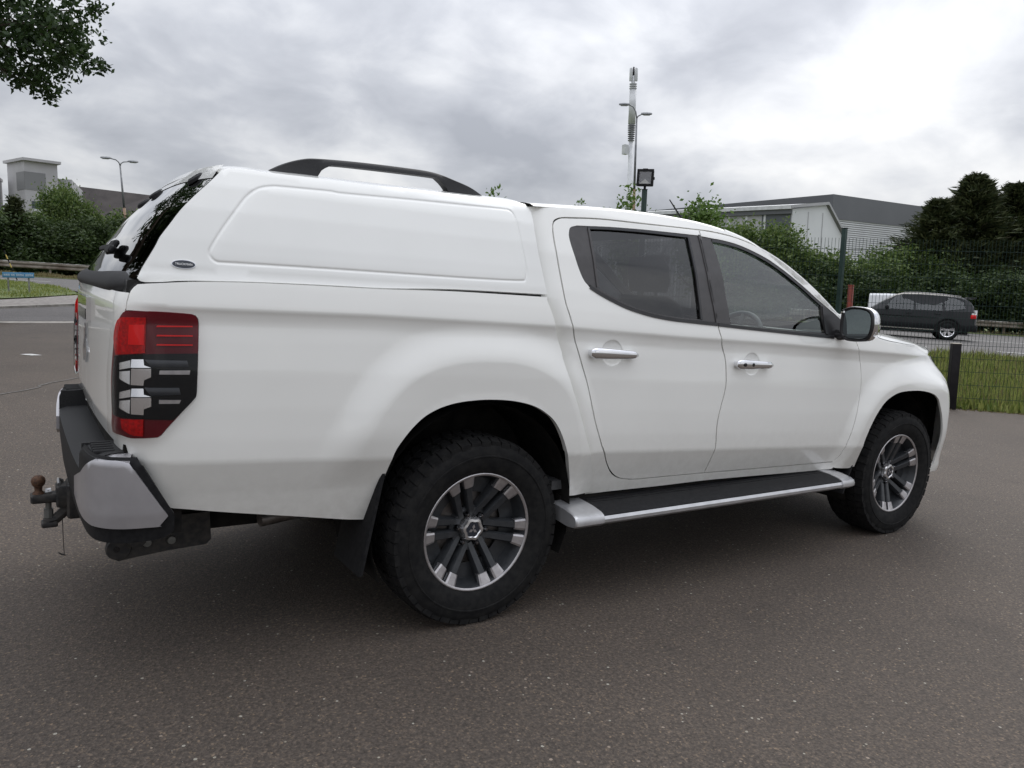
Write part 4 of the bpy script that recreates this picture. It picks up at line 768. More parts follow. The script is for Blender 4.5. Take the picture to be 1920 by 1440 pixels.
# --- wheels
def wheel(name):
    w_ = empty(name); w_.parent = truck       # axis along y, outer face towards -y, hub centre at the origin
    tb_ = MB()
    prof = [(.232,-.098),(.243,-.106),(.262,-.118),(.290,-.129),(.320,-.132),(.345,-.127),(.364,-.118),(.372,-.108),(.378,-.090),(.380,0),(.378,.090),(.372,.108),(.345,.127),(.30,.131),(.255,.115),(.232,.098)]
    tb_.rev(prof, 72)
    V = np.array(tb_.V)
    tyre = mesh('tyre', V, tb_.F, M['rubber'], w_, True)
    MB().rev([(.3125,-.1305),(.315,-.1345),(.319,-.1345),(.3215,-.1305)], 72).build('sidewall_rib', M['rubber'], w_, 'auto')
    blk_ = MB()                                   # shoulder and centre tread blocks
    def block(a0, a1, y0, y1, r0, r1, skew=0., sr0=None):
        P = []
        for r in (r0, r1):
            for a, y in ((a0, y0), (a1, y0), (a1+skew, y1), (a0+skew, y1)):
                rr = r if not (sr0 and y == y0) else r-(sr0); P.append((rr*math.cos(a), y, rr*math.sin(a)))
        blk_.add(P, [(0,3,2,1),(4,5,6,7),(0,1,5,4),(1,2,6,5),(2,3,7,6),(3,0,4,7)])
    n = 50
    for i in range(n):
        a = 2*math.pi*i/n; d = 2*math.pi/n
        for s in (-1, 1):
            o_ = 0 if s < 0 else d/2; ext = .008 if i % 2 else .0
            block(a+o_+.04*d, a+o_+.92*d, s*(.1205+ext*.3), s*.078, .350, .3865, .10*d*s, .012)
            block(a+o_+.30*d, a+o_+1.08*d, s*.072, s*.026, .368, .3875, .3*d*s)
        block(a+.2*d, a+.9*d, -.020, .020, .370, .3875, .25*d)
    blk_.build('tread', M['rubber'], w_, False)
    MB().rev([(.150,-.03),(.212,-.035),(.222,-.060),(.230,-.095),(.2385,-.1075),(.2435,-.108),(.2445,-.104),(.240,-.098),(.232,-.09),(.225,.09),(.238,.10)], 72).build('rim', M['alloy_dark'], w_, 'auto')
    MB().rev([(.2325,-.1045),(.2385,-.1085),(.2435,-.1085),(.2445,-.104)], 72).build('rim_lip', M['alloy_machined'], w_, True)
    MB().rev([(0,.02),(.13,.02),(.155,.0),(.155,-.01),(.07,-.012)], 40).build('brake_disc', M['disc'], w_, 'auto')
    MB().rev([(0,-.030),(.050,-.034),(.082,-.040),(.092,-.030),(.095,.01)], 48).build('hub', M['alloy_dark'], w_, 'auto')
    sp = MB(); tip = MB()
    spoke_me = {}
    def seg(ang, r0, w0, y0, r1, w1, y1, t0, t1, store):
        ca, sa = math.cos(ang), math.sin(ang); P = []
        for r, hw, y, t in ((r0, w0, y0, t0), (r1, w1, y1, t1)):
            for q, yy in ((-hw, y+.008), (-hw*.62, y), (hw*.62, y), (hw, y+.008), (hw, y+t), (-hw, y+t)): P.append((r*ca-q*sa, yy, r*sa+q*ca))
        store.add(P, [(0,1,2,3,4,5)[::-1], (6,7,8,9,10,11)]+[(i, (i+1) % 6, 6+(i+1) % 6, 6+i) for i in range(6)])
    for i in range(6):
        c0 = 2*math.pi*i/6
        for s in (-1, 1):
            a0 = c0+s*R(8.8)
            # spokes of a pair run nearly parallel: start offset at the hub, end at a0 on the rim
            p0_ = Vector((.055*math.cos(c0)-s*.0250*math.sin(c0), 0, .055*math.sin(c0)+s*.0250*math.cos(c0))); p1_ = Vector((.198*math.cos(a0), 0, .198*math.sin(a0))); p2_ = Vector((.236*math.cos(a0), 0, .236*math.sin(a0)))
            def bar(A, B, w0, w1, y0, y1, th, store, drop=.010):
                t = (B-A).normalized(); nn = Vector((-t.z, 0, t.x)); P = []
                for p, hw, y in ((A, w0, y0), (B, w1, y1)):
                    for q, yy in ((-hw, y+drop), (-hw*.66, y), (hw*.66, y), (hw, y+drop), (hw*.9, y+th), (-hw*.9, y+th)): v_ = p+nn*q; P.append((v_.x, yy, v_.z))
                store.add(P, [(5,4,3,2,1,0), (6,7,8,9,10,11)]+[(k, (k+1) % 6, 6+(k+1) % 6, 6+k) for k in range(6)])
            sp = MB(); tip = MB(); bar(p0_, p1_, .0155, .0190, -.046, -.088, .045, sp)
            bar(p1_-(p1_-p0_).normalized()*.010, p2_, .0195, .0265, -.0895, -.1040, .03, tip, .003)
            # flared outer shoulders of the spoke
            bar(p1_, p2_, .023, .030, -.080, -.094, .03, sp, .006); sp.build('spoke', M['alloy_dark'], w_, 'auto'); tip.build('spoke_tip', M['alloy_machined'], w_, False)
    for i in range(6):                            # the spokes of neighbouring pairs join in a U at the hub
        a_, b_ = 2*math.pi*i/6, 2*math.pi*(i+1)/6; q0 = Vector((.078*math.cos(a_)-.026*math.sin(a_), 0, .078*math.sin(a_)+.026*math.cos(a_))); q1 = Vector((.078*math.cos(b_)+.026*math.sin(b_), 0, .078*math.sin(b_)-.026*math.cos(b_)))
        ub = MB(); bar(q0, q1, .013, .013, -.049, -.049, .04, ub); ub.build('spoke_bridge', M['alloy_dark'], w_, 'auto')
    cap = MB(); hexp = []
    for k in range(36):
        a = 2*math.pi*k/36; hexp.append((.0490+.0035*math.cos(6*a), a))
    cap.loft([[(r*math.cos(a), y, r*math.sin(a)) for r_0, a in hexp for r in [r_0*s_]] for s_, y in ((1.08, -.036), (1.0, -.060), (.90, -.068), (.70, -.070), (.62, -.066))], close=True).build('centre_cap', M['cap_silver'], w_, 'auto')
    MB().rev([(0,-.0665),(.0315,-.0665),(.0315,-.06)], 32).build('cap_disc', M['badge_black'], w_, 'auto')
    for k in range(3):
        a = math.pi/2+2*math.pi*k/3; u1 = Vector((math.cos(a), 0, math.sin(a))); a1 = Vector((math.cos(a+R(30)), 0, math.sin(a+R(30)))); a2 = Vector((math.cos(a-R(30)), 0, math.sin(a-R(30))))
        z_ = .0125; P = [Vector((0, 0, 0)), a1*z_, (a1+a2)*z_, a2*z_]; V = [(p.x, -.0676, p.z) for p in P]+[(p.x, -.0658, p.z) for p in P]
        MB().add(V, [(3,2,1,0),(0,1,5,4),(1,2,6,5),(2,3,7,6),(3,0,4,7)]).build('emblem_diamond', M['alloy_machined'], w_, False)
    for k in range(6):
        a = 2*math.pi*k/6; MB().rev([(0,-.066),(.006,-.065),(.0105,-.056),(.0115,-.03)], 12, 'y', (.066*math.cos(a), 0, .066*math.sin(a))).build('wheel_nut', M['nut_dark'], w_, 'auto')
    return w_
def copy_tree(o, parent=None):
    c = o.copy(); link(c, parent)
    for ch in list(o.children): copy_tree(ch, c)
    return c
w0 = wheel('wheel'); w0.location = (0, -.757, .379); w0.rotation_euler = (0, R(8), 0)
w1 = copy_tree(w0, truck); w1.location = (3.0, -.757, .379); w1.rotation_euler = (0, R(-23), 0)
for x, a in ((0., 17), (3.0, 40)):
    c = copy_tree(w0, truck); c.location = (x, .757, .379); c.rotation_euler = (0, R(a), math.pi)
# --- cabin
cabn = empty('cabin'); cabn.parent = truck
def seat(x, y, w_, name='front_seat', head=1):
    s = empty(name); s.parent = truck; s.location = (x, y, 0)
    MB().loft([[(px, -w_*k, z), (px, -w_*.6*k, z+.03), (px, w_*.6*k, z+.03), (px, w_*k, z), (px, w_*k, z-.14), (px, -w_*k, z-.14)] for px, k, z in ((-.05, .9, .80), (.1, 1, .81), (.38, 1, .84), (.48, .95, .82))], close=True, cap=True).build('cushion', M['seat'], s, True)
    MB().loft([[(px-.06, -w_*k, z), (px, -w_*k*.95, z), (px+.035, -w_*.6*k, z), (px+.035, w_*.6*k, z), (px, w_*k*.95, z), (px-.06, w_*k, z)] for px, k, z in ((.02, .95, .78), (-.03, 1, .95), (-.10, 1.0, 1.15), (-.17, .85, 1.33), (-.19, .6, 1.37))], close=True, cap=True).build('backrest', M['seat'], s, True)
    hs = [0] if head == 1 else [-.32, 0.0, .32]
    for hy in hs:
        MB().loft([[(-.20+dx-.05, hy-.12*k, z), (-.20+dx, hy-.135*k, z), (-.20+dx+.045, hy-.10*k, z), (-.20+dx+.045, hy+.10*k, z), (-.20+dx, hy+.135*k, z), (-.20+dx-.05, hy+.12*k, z)] for dx, k, z in ((.0, .8, 1.39), (.0, 1, 1.44), (-.015, 1, 1.52), (-.03, .75, 1.57))], close=True, cap=True).tube([(-.20, hy-.05, 1.33), (-.21, hy-.05, 1.42)], .007, 6).tube([(-.20, hy+.05, 1.33), (-.21, hy+.05, 1.42)], .007, 6).build('headrest', M['seat'], s, True)
    return s
seat(1.50, -.36, .25); seat(1.50, .36, .25); seat(.72, 0, .62, 'rear_seat', 3)
rows = [[(x, y, z) for x, z in ((2.62, 1.20), (2.40, 1.225), (2.18, 1.20+.035*math.exp(-((y+.37)/.16)**2)), (2.09, 1.13), (2.12, 1.0), (2.3, .8), (2.62, .8))] for y in np.linspace(-.78, .78, 25)]
MB().loft(rows, close=True, cap=True).build('dashboard', M['dash'], cabn, 'auto')
sw = MB(); th = R(24); C0 = Vector((1.98, -.37, 1.135)); ax = Vector((-math.cos(th), 0, math.sin(th))); e1 = Vector((0, 1, 0)); e2 = ax.cross(e1)
sw.tube([C0+(e1*math.cos(a)+e2*math.sin(a))*.185 for a in np.linspace(0, 2*math.pi, 37)], .0155, 10, cap=False)
sw.build('steering_wheel', M['dash'], cabn, True)
swh = MB()
for a in (0, math.pi, math.pi*1.5): swh.tube([C0+ax*-.01, C0+(e1*math.cos(a)+e2*math.sin(a))*.18], .016, 8)
swh.tube([C0+ax*.02, C0-ax*.03], .06, 16).build('wheel_boss', M['dash'], cabn, 'auto')
MB().tube([(2.0, -.37, 1.13), (2.25, -.37, 1.05)], .04, 10).build('steering_column', M['dash'], cabn)
MB().box((.34, -.70, 1.05), (.38, .70, 1.34)).build('rear_bulkhead', M['dash'], cabn)
MB().box((.45, -.60, 1.700), (1.55, .60, 1.715)).build('headlining', M['cabin_trim'], cabn)
MB().box((.40, -.80, .50), (2.3, .80, .54)).build('cabin_floor', M['dash'], cabn)
MB().box((1.66, -.10, 1.56), (1.69, .10, 1.62), .01).tube([(1.69, 0, 1.60), (1.75, 0, 1.68)], .01, 6).build('rear_view_mirror', M['dash'], cabn)
MB().box((-1.15, -.70, .98), (.22, .70, 1.02)).build('bed_floor', M['underbody'], truck)
MB().tube([(2.36, -.70, 1.33), (2.16, -.69, 1.60), (1.96, -.685, 1.86)][:1]+[(2.33, -.70, 1.36)], .004, 6)
# ================================================================ surroundings
def E(x, y):
    s = .645*np.asarray(x, float)+.764*np.asarray(y, float); return .5*sstep((s-10)/11)+.1*sstep((s-21)/14)
TILT = Matrix.Rotation(R(-2.3), 4, Vector((math.cos(.9851), math.sin(.9851), 0)))       # the car park slopes a little: plumb things lean this much against it
def plumb(o, rz=0): o.rotation_euler = (TILT @ Matrix.Rotation(rz, 4, 'Z')).to_euler(); return o
def patch(name, poly, dz, mt, h=1.5, smooth=True):
    P = np.asarray(poly, float); P = resample(np.vstack([P, P[:1]]), h)[:-1]; Q, F = cdt([P], h)
    V = np.column_stack([Q, E(Q[:, 0], Q[:, 1])+dz]); o = mesh(name, V, F, mt, None, smooth); o['kind'] = 'structure'; return o
def tarmac_fn(dark, light, patchy, fine=1.):
    def fn(n, b):
        t = nd(n, 'ShaderNodeTexCoord'); lk = n.links.new; co = t.outputs['Object']
        def tex(kind, **kw): x = nd(n, kind, **kw); lk(co, x.inputs[0]); return x
        def mul(a_, b_, f=1.): x = nd(n, 'ShaderNodeMix', data_type='RGBA', blend_type='MULTIPLY'); x.inputs[0].default_value = f; lk(a_, x.inputs[6]); lk(b_, x.inputs[7]); return x.outputs[2]
        big = tex('ShaderNodeTexNoise', Scale=.55, Detail=6, Roughness=.6); mid = tex('ShaderNodeTexNoise', Scale=70*fine, Detail=5, Roughness=.75); vor = tex('ShaderNodeTexVoronoi', Scale=150*fine); chip = tex('ShaderNodeTexVoronoi', Scale=62*fine); st = tex('ShaderNodeTexNoise', Scale=1.9, Detail=3, Roughness=.5)
        c = ramp_(n, mid.outputs[0], [(.30, tuple(k*.42 for k in dark)), (.5, dark), (.68, light)])
        c = mul(c, ramp_(n, vor.outputs['Color'], [(0, (.55, .53, .52)), (.6, (1, 1, 1)), (.85, (1.5, 1.42, 1.3)), (.95, (2.6, 2.4, 2.0))]), .9)
        c = mul(c, ramp_(n, big.outputs[0], [(.3, (1-patchy,)*3), (.7, (1+patchy,)*3)])); c = mul(c, ramp_(n, st.outputs[0], [(.60, (1, 1, 1)), (.68, (.90, .90, .90)), (.74, (.78, .78, .79))]))
        # scattered pale stones: a few cells of the coarser pattern, small and round
        sel = nd(n, 'ShaderNodeMath', operation='GREATER_THAN'); sp = nd(n, 'ShaderNodeSeparateColor'); lk(chip.outputs['Color'], sp.inputs[0]); lk(sp.outputs[0], sel.inputs[0]); sel.inputs[1].default_value = .93
        rad = nd(n, 'ShaderNodeMath', operation='LESS_THAN'); lk(chip.outputs['Distance'], rad.inputs[0]); mr_ = nd(n, 'ShaderNodeMath', operation='MULTIPLY'); lk(sp.outputs[1], mr_.inputs[0]); mr_.inputs[1].default_value = .36; lk(mr_.outputs[0], rad.inputs[1])
        both_ = nd(n, 'ShaderNodeMath', operation='MULTIPLY'); lk(sel.outputs[0], both_.inputs[0]); lk(rad.outputs[0], both_.inputs[1])
        stone = ramp_(n, sp.outputs[2], [(0, tuple(k*2.2 for k in light)), (.7, (.22, .195, .145)), (1, (.36, .34, .29))])
        c = mixc(n, both_.outputs[0], c, stone); lk(c, b.inputs['Base Color'])
        ad = nd(n, 'ShaderNodeMath', operation='ADD'); lk(mid.outputs[0], ad.inputs[0]); lk(vor.outputs['Distance'], ad.inputs[1]); bump(n, b, ad.outputs[0], .5, .005)
    return fn
mat('tarmac', (.075, .069, .064), .82, fn=tarmac_fn((.070, .0555, .0445), (.118, .0940, .0755), .18, 1.0))
mat('road_tarmac', (.09, .088, .088), .85, fn=tarmac_fn((.10, .096, .095), (.145, .14, .136), .12, .6))
mat('apron', (.10, .095, .095), .85, fn=tarmac_fn((.085, .080, .080), (.12, .112, .11), .12, .8))
mat('soil_grass', (.07, .08, .035), .9, fn=vary(1.3, (.05, .062, .022), (.10, .105, .045), bs=.4, bd=.1))
mat('concrete', (.30, .28, .25), .85, fn=vary(6, (.22, .205, .185), (.36, .335, .30), bs=.3))
mat('pavement', (.20, .18, .165), .85, fn=vary(9, (.15, .135, .125), (.25, .23, .21), bs=.3))
mat('line_paint', (.62, .62, .60), .7, fn=vary(14, (.45, .45, .43), (.72, .72, .70)))
mat('seam', (.12, .11, .10), .9, fn=vary(20, (.075, .07, .065), (.15, .14, .125)))
gp_ = [(-900, -900), (900, -900), (900, 900), (-900, 900)]
xs = np.r_[-900, -300, np.arange(-80, 121, 4), 300, 900]; gx, gy = np.meshgrid(xs, xs, indexing='ij'); nx = len(xs)
V = np.column_stack([gx.ravel(), gy.ravel(), E(gx, gy).ravel()-.30]); idx = np.arange(nx*nx).reshape(nx, nx); F = np.stack([idx[:-1, :-1], idx[1:, :-1], idx[1:, 1:], idx[:-1, 1:]], -1).reshape(-1, 4)
mesh('ground', V, F, M['soil_grass'], None, True)['kind'] = 'structure'
# car park, bounded by the fence verge on the right and the kerb on the left
patch('car_park', [(-40, -40), (60, -40), (11.75, 1.22), (9.3, 3.56), (3.0, 9.6), (3.0, 16.8), (-40, 15.3)], .0, M['tarmac'])
patch('access_road', [(-40, 15.4), (3.0, 16.9), (3.4, 21.6), (-1.9, 19.7), (-12, 16.5), (-40, 16.3)], .002, M['apron'], 1.)
patch('edging_strip', [(-8, 16.05), (3, 16.45), (3, 16.85), (-8, 16.42)], .007, M['concrete'], .4)
patch('footpath', [(-40, 17.2), (-12, 16.65), (-1.85, 19.95), (.0, 20.6), (3.4, 21.8), (3.4, 24.6), (.25, 23.5), (-1.0, 22.2), (-2, 21.6), (-40, 19)], .05, M['pavement'], 1.)
def kerb_piece(a, b, i):
    a = Vector(a); b = Vector(b); d = (b-a); n = Vector((-d.y, d.x)).normalized()*.13; V = []
    for z in (-.05, .085 if i < 7 else .05):
        for q in (a, b, b+n, a+n): V.append((q.x, q.y, float(E(q.x, q.y))+z))
    return MB().add(V, [(0,3,2,1),(4,5,6,7),(0,1,5,4),(1,2,6,5),(2,3,7,6),(3,0,4,7)])
kp = resample([(-9, 17.6), (-1.8, 19.85), (0., 20.6), (3.4, 21.75)], .915)
kerb = empty('kerb'); kerb['kind'] = 'structure'
for i in range(len(kp)-1):
    d = kp[i+1]-kp[i]; d = d/np.linalg.norm(d)*.006; kerb_piece(kp[i]+d, kp[i+1]-d, i).build('kerb_stone', M['concrete'], kerb, False)
isl = [(-40, 19.5), (-2, 21.75), (-1.0, 22.35), (.22, 23.4), (.05, 25.5), (-.15, 27.4), (-.85, 32), (-2, 33.6), (-40, 62)]
mat('turf', (.08, .11, .03), .9, fn=vary(2.2, (.065, .105, .024), (.14, .155, .05), bs=.5, bd=.05))
patch('grass_island', isl, .07, M['turf'], 1.)
rl = lambda t: (0+46*t, 47-27*t)            # line of the safety barrier
patch('road', [(-60, 78.9), (-40, 61), (-2.1, 33.4), (-.95, 31.8), (-.25, 27.3), (.15, 25.6), (3.5, 24.8), (9, 20), (16, 10.2), (18.5, 7.8), (27, .2), (57, -26), (90, -8), (52, 13.0), (0, 43.2), (-60, 78.5)], .012, M['road_tarmac'], 2.)
patch('far_verge', [(-60, 78.6), (0, 43.3), (52, 13.1), (90, -7.8), (120, 10), (60, 40), (0, 80)], .03, M['turf'], 3.)
patch('fence_verge', [(57, -35), (26.9, .1), (18.4, 7.7), (15.9, 10.1), (9, 19.9), (3.5, 24.6), (3.1, 17), (3.1, 9.7), (9.35, 3.66), (11.8, 1.32)], .02, M['turf'], 1.)
def dash(p, d, ln, wd, name='lane_marking'):
    d = np.array(d)/np.linalg.norm(d); n = np.array([-d[1], d[0]])*wd/2; a = np.array(p)
    c = [a-n, a+d*ln-n, a+d*ln+n, a+n]; V = [(q[0], q[1], float(E(*q))+.020) for q in c]
    o = mesh(name, V, [(0, 1, 2, 3)], M['line_paint']); o['kind'] = 'structure'; return o
RD = (.764, -.645)
for k in range(-3, 5): dash((24.2+RD[0]*k*6, 16.6+RD[1]*k*6), RD, 4.0, .14)
for k in range(-3, 5): dash((15.2+RD[0]*k*4.5, 13.0+RD[1]*k*4.5), RD, 2.6, .12)
for k in range(-2, 3): dash((2.2+RD[0]*k*6, 33.8+RD[1]*k*6), RD, 3.0, .14)
mk = mesh('painted_mark', [(-1.46, 9.82, .006), (-1.31, 9.66, .006), (-1.18, 9.70, .006), (-1.32, 9.90, .006)], [(0, 1, 2, 3)], M['line_paint']); mk['kind'] = 'structure'
sm = resample(spl([(-9, -1.5), (-5, 1.8), (-1.66, 5.8), (-1.30, 6.45), (-1.11, 6.76), (-.3, 7.9), (.6, 9.6)], 6), .12); Vs = []
for i, q in enumerate(sm): j = .008*math.sin(i*1.7)+.005*math.sin(i*4.1); Vs += [(q[0]-.012+j, q[1]+.010, .005), (q[0]+.012+j, q[1]-.010, .005)]
mesh('tarmac_seam', Vs, [(2*i, 2*i+1, 2*i+3, 2*i+2) for i in range(len(sm)-1)], M['seam'])['kind'] = 'structure'
# ---------------------------------------------------------------- foliage
def leafmat(name, c1, c2, trans=.35):
    m = bpy.data.materials.new(name); m.use_nodes = True; n = m.node_tree; n.nodes.clear()
    g = nd(n, 'ShaderNodeNewGeometry'); col = ramp_(n, g.outputs['Random Per Island'], [(0, c1), (1, c2)])
    d = nd(n, 'ShaderNodeBsdfDiffuse'); t = nd(n, 'ShaderNodeBsdfTranslucent'); n.links.new(col, d.inputs[0]); n.links.new(col, t.inputs[0])
    gl = nd(n, 'ShaderNodeBsdfGlossy'); gl.inputs['Roughness'].default_value = .45; gl.inputs[0].default_value = (.5, .5, .5, 1)
    x = nd(n, 'ShaderNodeMixShader'); x.inputs[0].default_value = trans; n.links.new(d.outputs[0], x.inputs[1]); n.links.new(t.outputs[0], x.inputs[2])
    y = nd(n, 'ShaderNodeMixShader'); y.inputs[0].default_value = .05; n.links.new(x.outputs[0], y.inputs[1]); n.links.new(gl.outputs[0], y.inputs[2])
    o = nd(n, 'ShaderNodeOutputMaterial'); n.links.new(y.outputs[0], o.inputs[0]); M[name] = m; return m
leafmat('leaf_mid', (.045, .09, .018), (.16, .215, .06)); leafmat('leaf_dark', (.022, .044, .012), (.062, .092, .028), .25)
leafmat('leaf_bright', (.06, .12, .02), (.14, .22, .05), .4); leafmat('leaf_conifer', (.022, .036, .014), (.075, .085, .034), .2)
leafmat('leaf_oak', (.016, .036, .010), (.045, .080, .022), .25); leafmat('leaf_pale', (.07, .10, .04), (.15, .19, .09), .35)
leafmat('blade', (.09, .14, .025), (.32, .34, .10), .4); leafmat('blade_dry', (.16, .14, .06), (.24, .20, .10), .3)
mat('bark', (.06, .045, .032), .9, fn=vary(14, (.035, .027, .02), (.09, .07, .05), bs=.6, bd=.03))
def leaves(C, size, asp=.55, droop=.0):
    n = len(C); a = rng.normal(size=(n, 3)); a /= np.linalg.norm(a, axis=1)[:, None]; a[:, 2] -= droop; a /= np.linalg.norm(a, axis=1)[:, None]
    b = np.cross(a, rng.normal(size=(n, 3))); b /= np.linalg.norm(b, axis=1)[:, None]; s = size*rng.uniform(.6, 1.3, n)[:, None]
    V = np.stack([C-a*s*.5, C+b*s*asp*.5, C+a*s*.5, C-b*s*asp*.5], 1).reshape(-1, 3); return V, np.arange(4*n).reshape(-1, 4)
def crown_points(n, lobes, clump=.35, shell=.55):
    """leaf centres: clumps scattered over the lobes' outer volume"""
    L_ = np.array(lobes, float); vol = (L_[:, 3]*L_[:, 4]*L_[:, 5])**.7; k = rng.choice(len(L_), n//14, p=vol/vol.sum())
    d = rng.normal(size=(len(k), 3)); d /= np.linalg.norm(d, axis=1)[:, None]; r = shell+(1-shell)*rng.random(len(k))**.6; r *= 1+.10*rng.normal(size=len(k))
    c = L_[k, :3]+d*r[:, None]*L_[k, 3:6]; c = np.repeat(c, 14, 0); return c+rng.normal(size=c.shape)*clump*np.repeat(rng.uniform(.5, 1.2, len(k)), 14)[:, None]
def trunk(h, r, limbs, lean=(0, 0)):
    mb = MB(); P = [(lean[0]*t*t*h*.2, lean[1]*t*t*h*.2, h*t-.1*(t == 0)) for t in np.linspace(0, 1, 6)]; mb.tube(P, [r*(1-.75*t) for t in np.linspace(0, 1, 6)], 8)
    for i in range(limbs):
        t = random.uniform(.25, .85); a = random.uniform(0, 6.28); l = min(r*6, h*random.uniform(.3, .5)); b = Vector((lean[0]*t*t*h*.2, lean[1]*t*t*h*.2, h*t))
        mb.tube([b, b+Vector((math.cos(a)*l*.5, math.sin(a)*l*.5, l*.35)), b+Vector((math.cos(a)*l*.85, math.sin(a)*l*.85, l*.8))], [r*.4*(1-t*.5), r*.25*(1-t*.5), r*.07], 6)
    return mb
def bushy_data(w_, h, n, leaf, size, seed, ground=True):
    global rng
    rng = np.random.default_rng(seed); random.seed(seed); lobes = []
    for i in range(11):
        a = random.uniform(0, 6.28); q = random.uniform(.1, .72); z = random.uniform(.12 if ground else .45, .82); sw = w_*random.uniform(.32, .52)*(1.15-.55*z)
        lobes.append((math.cos(a)*w_*q*(1.05-.5*z), math.sin(a)*w_*q*(1.05-.5*z), h*z, sw, sw, h*random.uniform(.14, .22)))
    lobes.append((0, 0, h*.86, w_*.33, w_*.33, h*.15))
    V, F = leaves(crown_points(n, lobes, size*1.6), size); return fast_mesh('crown', V, F, M[leaf]), trunk(h*.8, .10+h*.012, 7)
def tree(name, label, data, loc, rz, s=(1, 1, 1), group=None, cat='tree'):
    o = empty(name); o.location = (loc[0], loc[1], float(E(loc[0], loc[1]))); o.scale = s; plumb(o, rz); tag(o, label, cat, group)
    link(bpy.data.objects.new('crown', data[0]), o); k = bpy.data.objects.get(data[2]) if len(data) > 2 else None
    me = data[1] if isinstance(data[1], bpy.types.Mesh) else mesh('trunk', data[1].V, data[1].F, M['bark'], None, True, True)
    link(bpy.data.objects.new('trunk', me), o); return o
def prep(d): return (d[0], mesh('trunk', d[1].V, d[1].F, M['bark'], None, True, True))
bA = prep(bushy_data(3.2, 6.2, 16000, 'leaf_mid', .26, 11)); bB = prep(bushy_data(3.4, 6.2, 16000, 'leaf_mid', .24, 12)); bD = prep(bushy_data(3.4, 6.0, 15000, 'leaf_dark', .26, 13)); bP = prep(bushy_data(2.6, 6.0, 11000, 'leaf_pale', .24, 15))
LG = 'trees behind the barrier on the left'
for (nm, lb, d, x, y, rz, sx, sz) in (
    ('hedge_tree', 'leafy green tree at the left edge of the photo, below the office tower', bA, -3.4, 54.5, .4, 1.0, .66), ('hedge_tree', 'green tree below the tower window, right of the dark spruce', bB, .1, 55.6, 1.7, .9, .62),
    ('hedge_tree', 'tallest green tree left of the truck, before the brown roof', bA, 1.7, 56.6, 2.9, .62, .92), ('hedge_tree', 'rounded green tree between the tallest tree and the twin street lamp', bB, 3.1, 57.0, 4.0, .52, .80),
    ('hedge_tree', 'green tree just behind the twin street lamp pole', bA, 5.0, 56.8, 5.2, .8, .70), ('hedge_tree', 'green tree partly hidden by the canopy hatch', bB, 7.8, 57.5, .9, 1.0, .80)):
    tree(nm, lb, d, (x, y), rz, (sx, sx, sz), LG)
tree('hedge_tree', 'pale flowering shrub low in the hedge beneath the dark spruce', bP, (-.9, 53.2), .3, (.75, .75, .62), LG); tree('hedge_tree', 'pale green shrub in the hedge beneath the tallest tree', bP, (2.7, 53.6), 2.3, (.8, .8, .60), LG)
for i, (x, y, sz, lb) in enumerate(((-3.0, 51.6, .62, 'dark shrub at the foot of the hedge, at the left edge of the photo'), (-.4, 51.3, .58, 'dark shrub at the foot of the hedge, behind the leaning striped marker'), (2.2, 50.4, .60, 'dark shrub at the foot of the hedge, left of the hatch latch'), (4.9, 50.2, .66, 'dark shrub at the foot of the hedge, half hidden by the hatch glass'), (7.4, 50.4, .7, 'dark shrub in the hedge hidden behind the truck canopy'))):
    tree('hedge_shrub', lb, bD, (x, y), i*1.3, (.92, .85, sz), LG, 'shrub')
def conifer_data(h, w_, n, seed, top=1.):
    global rng
    rng = np.random.default_rng(seed); random.seed(seed); C = []; DD = []; mb = MB(); mb.tube([(0, 0, -.1), (0, 0, h*.5), (0, 0, h*.97)], [.26, .16, .02], 8)
    m_ = n//40
    for i in range(m_):
        t = random.random()**.8; z = h*(.05+.88*t); a = random.uniform(0, 6.28); l = w_*(1-.93*t**1.25)*random.choice((.55, .75, .9, 1.0, 1.25))*random.uniform(.85, 1.1)
        s = np.linspace(.15, 1, 40); d = np.array([math.cos(a), math.sin(a)]); rise = random.uniform(.05, .55)
        pts = np.column_stack([np.outer(s*l, d), z+s*l*rise+.12*s**3*l]); pts += rng.normal(size=pts.shape)*np.column_stack([.16*(1.2-s)+.05]*3)*np.array([1, 1, .7]); C.append(pts); DD.append(np.tile([d[0], d[1], rise+.15], (40, 1)))
        if i % 9 == 0: mb.tube([(0, 0, z), (d[0]*l*.5, d[1]*l*.5, z+l*.5*rise), (d[0]*l*.9, d[1]*l*.9, z+l*.9*rise)], [.05, .03, .01], 5)
    C = np.vstack(C); D = np.vstack(DD)+rng.normal(size=C.shape)*.38; D /= np.linalg.norm(D, axis=1)[:, None]; B = np.cross(D, rng.normal(size=C.shape)); B /= np.linalg.norm(B, axis=1)[:, None]; s = rng.uniform(.22, .55, len(C))[:, None]
    V = np.stack([C-D*s*.4, C+B*s*.10, C+D*s*.6, C-B*s*.10], 1).reshape(-1, 3); F = np.arange(4*len(C)).reshape(-1, 4); return fast_mesh('crown', V, F, M['leaf_conifer']), mb
cA = prep(conifer_data(10.6, 3.7, 34000, 21)); cB = prep(conifer_data(10.2, 3.4, 32000, 22)); cS = prep(conifer_data(4.7, 1.1, 5000, 23))
CG = 'conifers beyond the road'
tree('conifer', 'tall dark conifer beside the grey warehouse, leftmost of the conifers', cA, (49.5, 23.9), .3, (1.2, 1.2, .84), CG); tree('conifer', 'tall dark conifer above the rear of the black car', cB, (51.5, 22.7), 1.5, (1.35, 1.35, 1.05), CG)
tree('conifer', 'dark conifer cut off by the right edge of the photo', cA, (54.2, 21.3), 2.6, (1.35, 1.35, .98), CG); tree('conifer', 'dark conifer standing behind and between the two rightmost conifers', cB, (55.2, 23.4), 4.6, (1.2, 1.2, .90), CG); tree('conifer', 'small dark spruce in the hedge in front of the office tower', cS, (-1.15, 51.6), 0, (1, 1, 1))
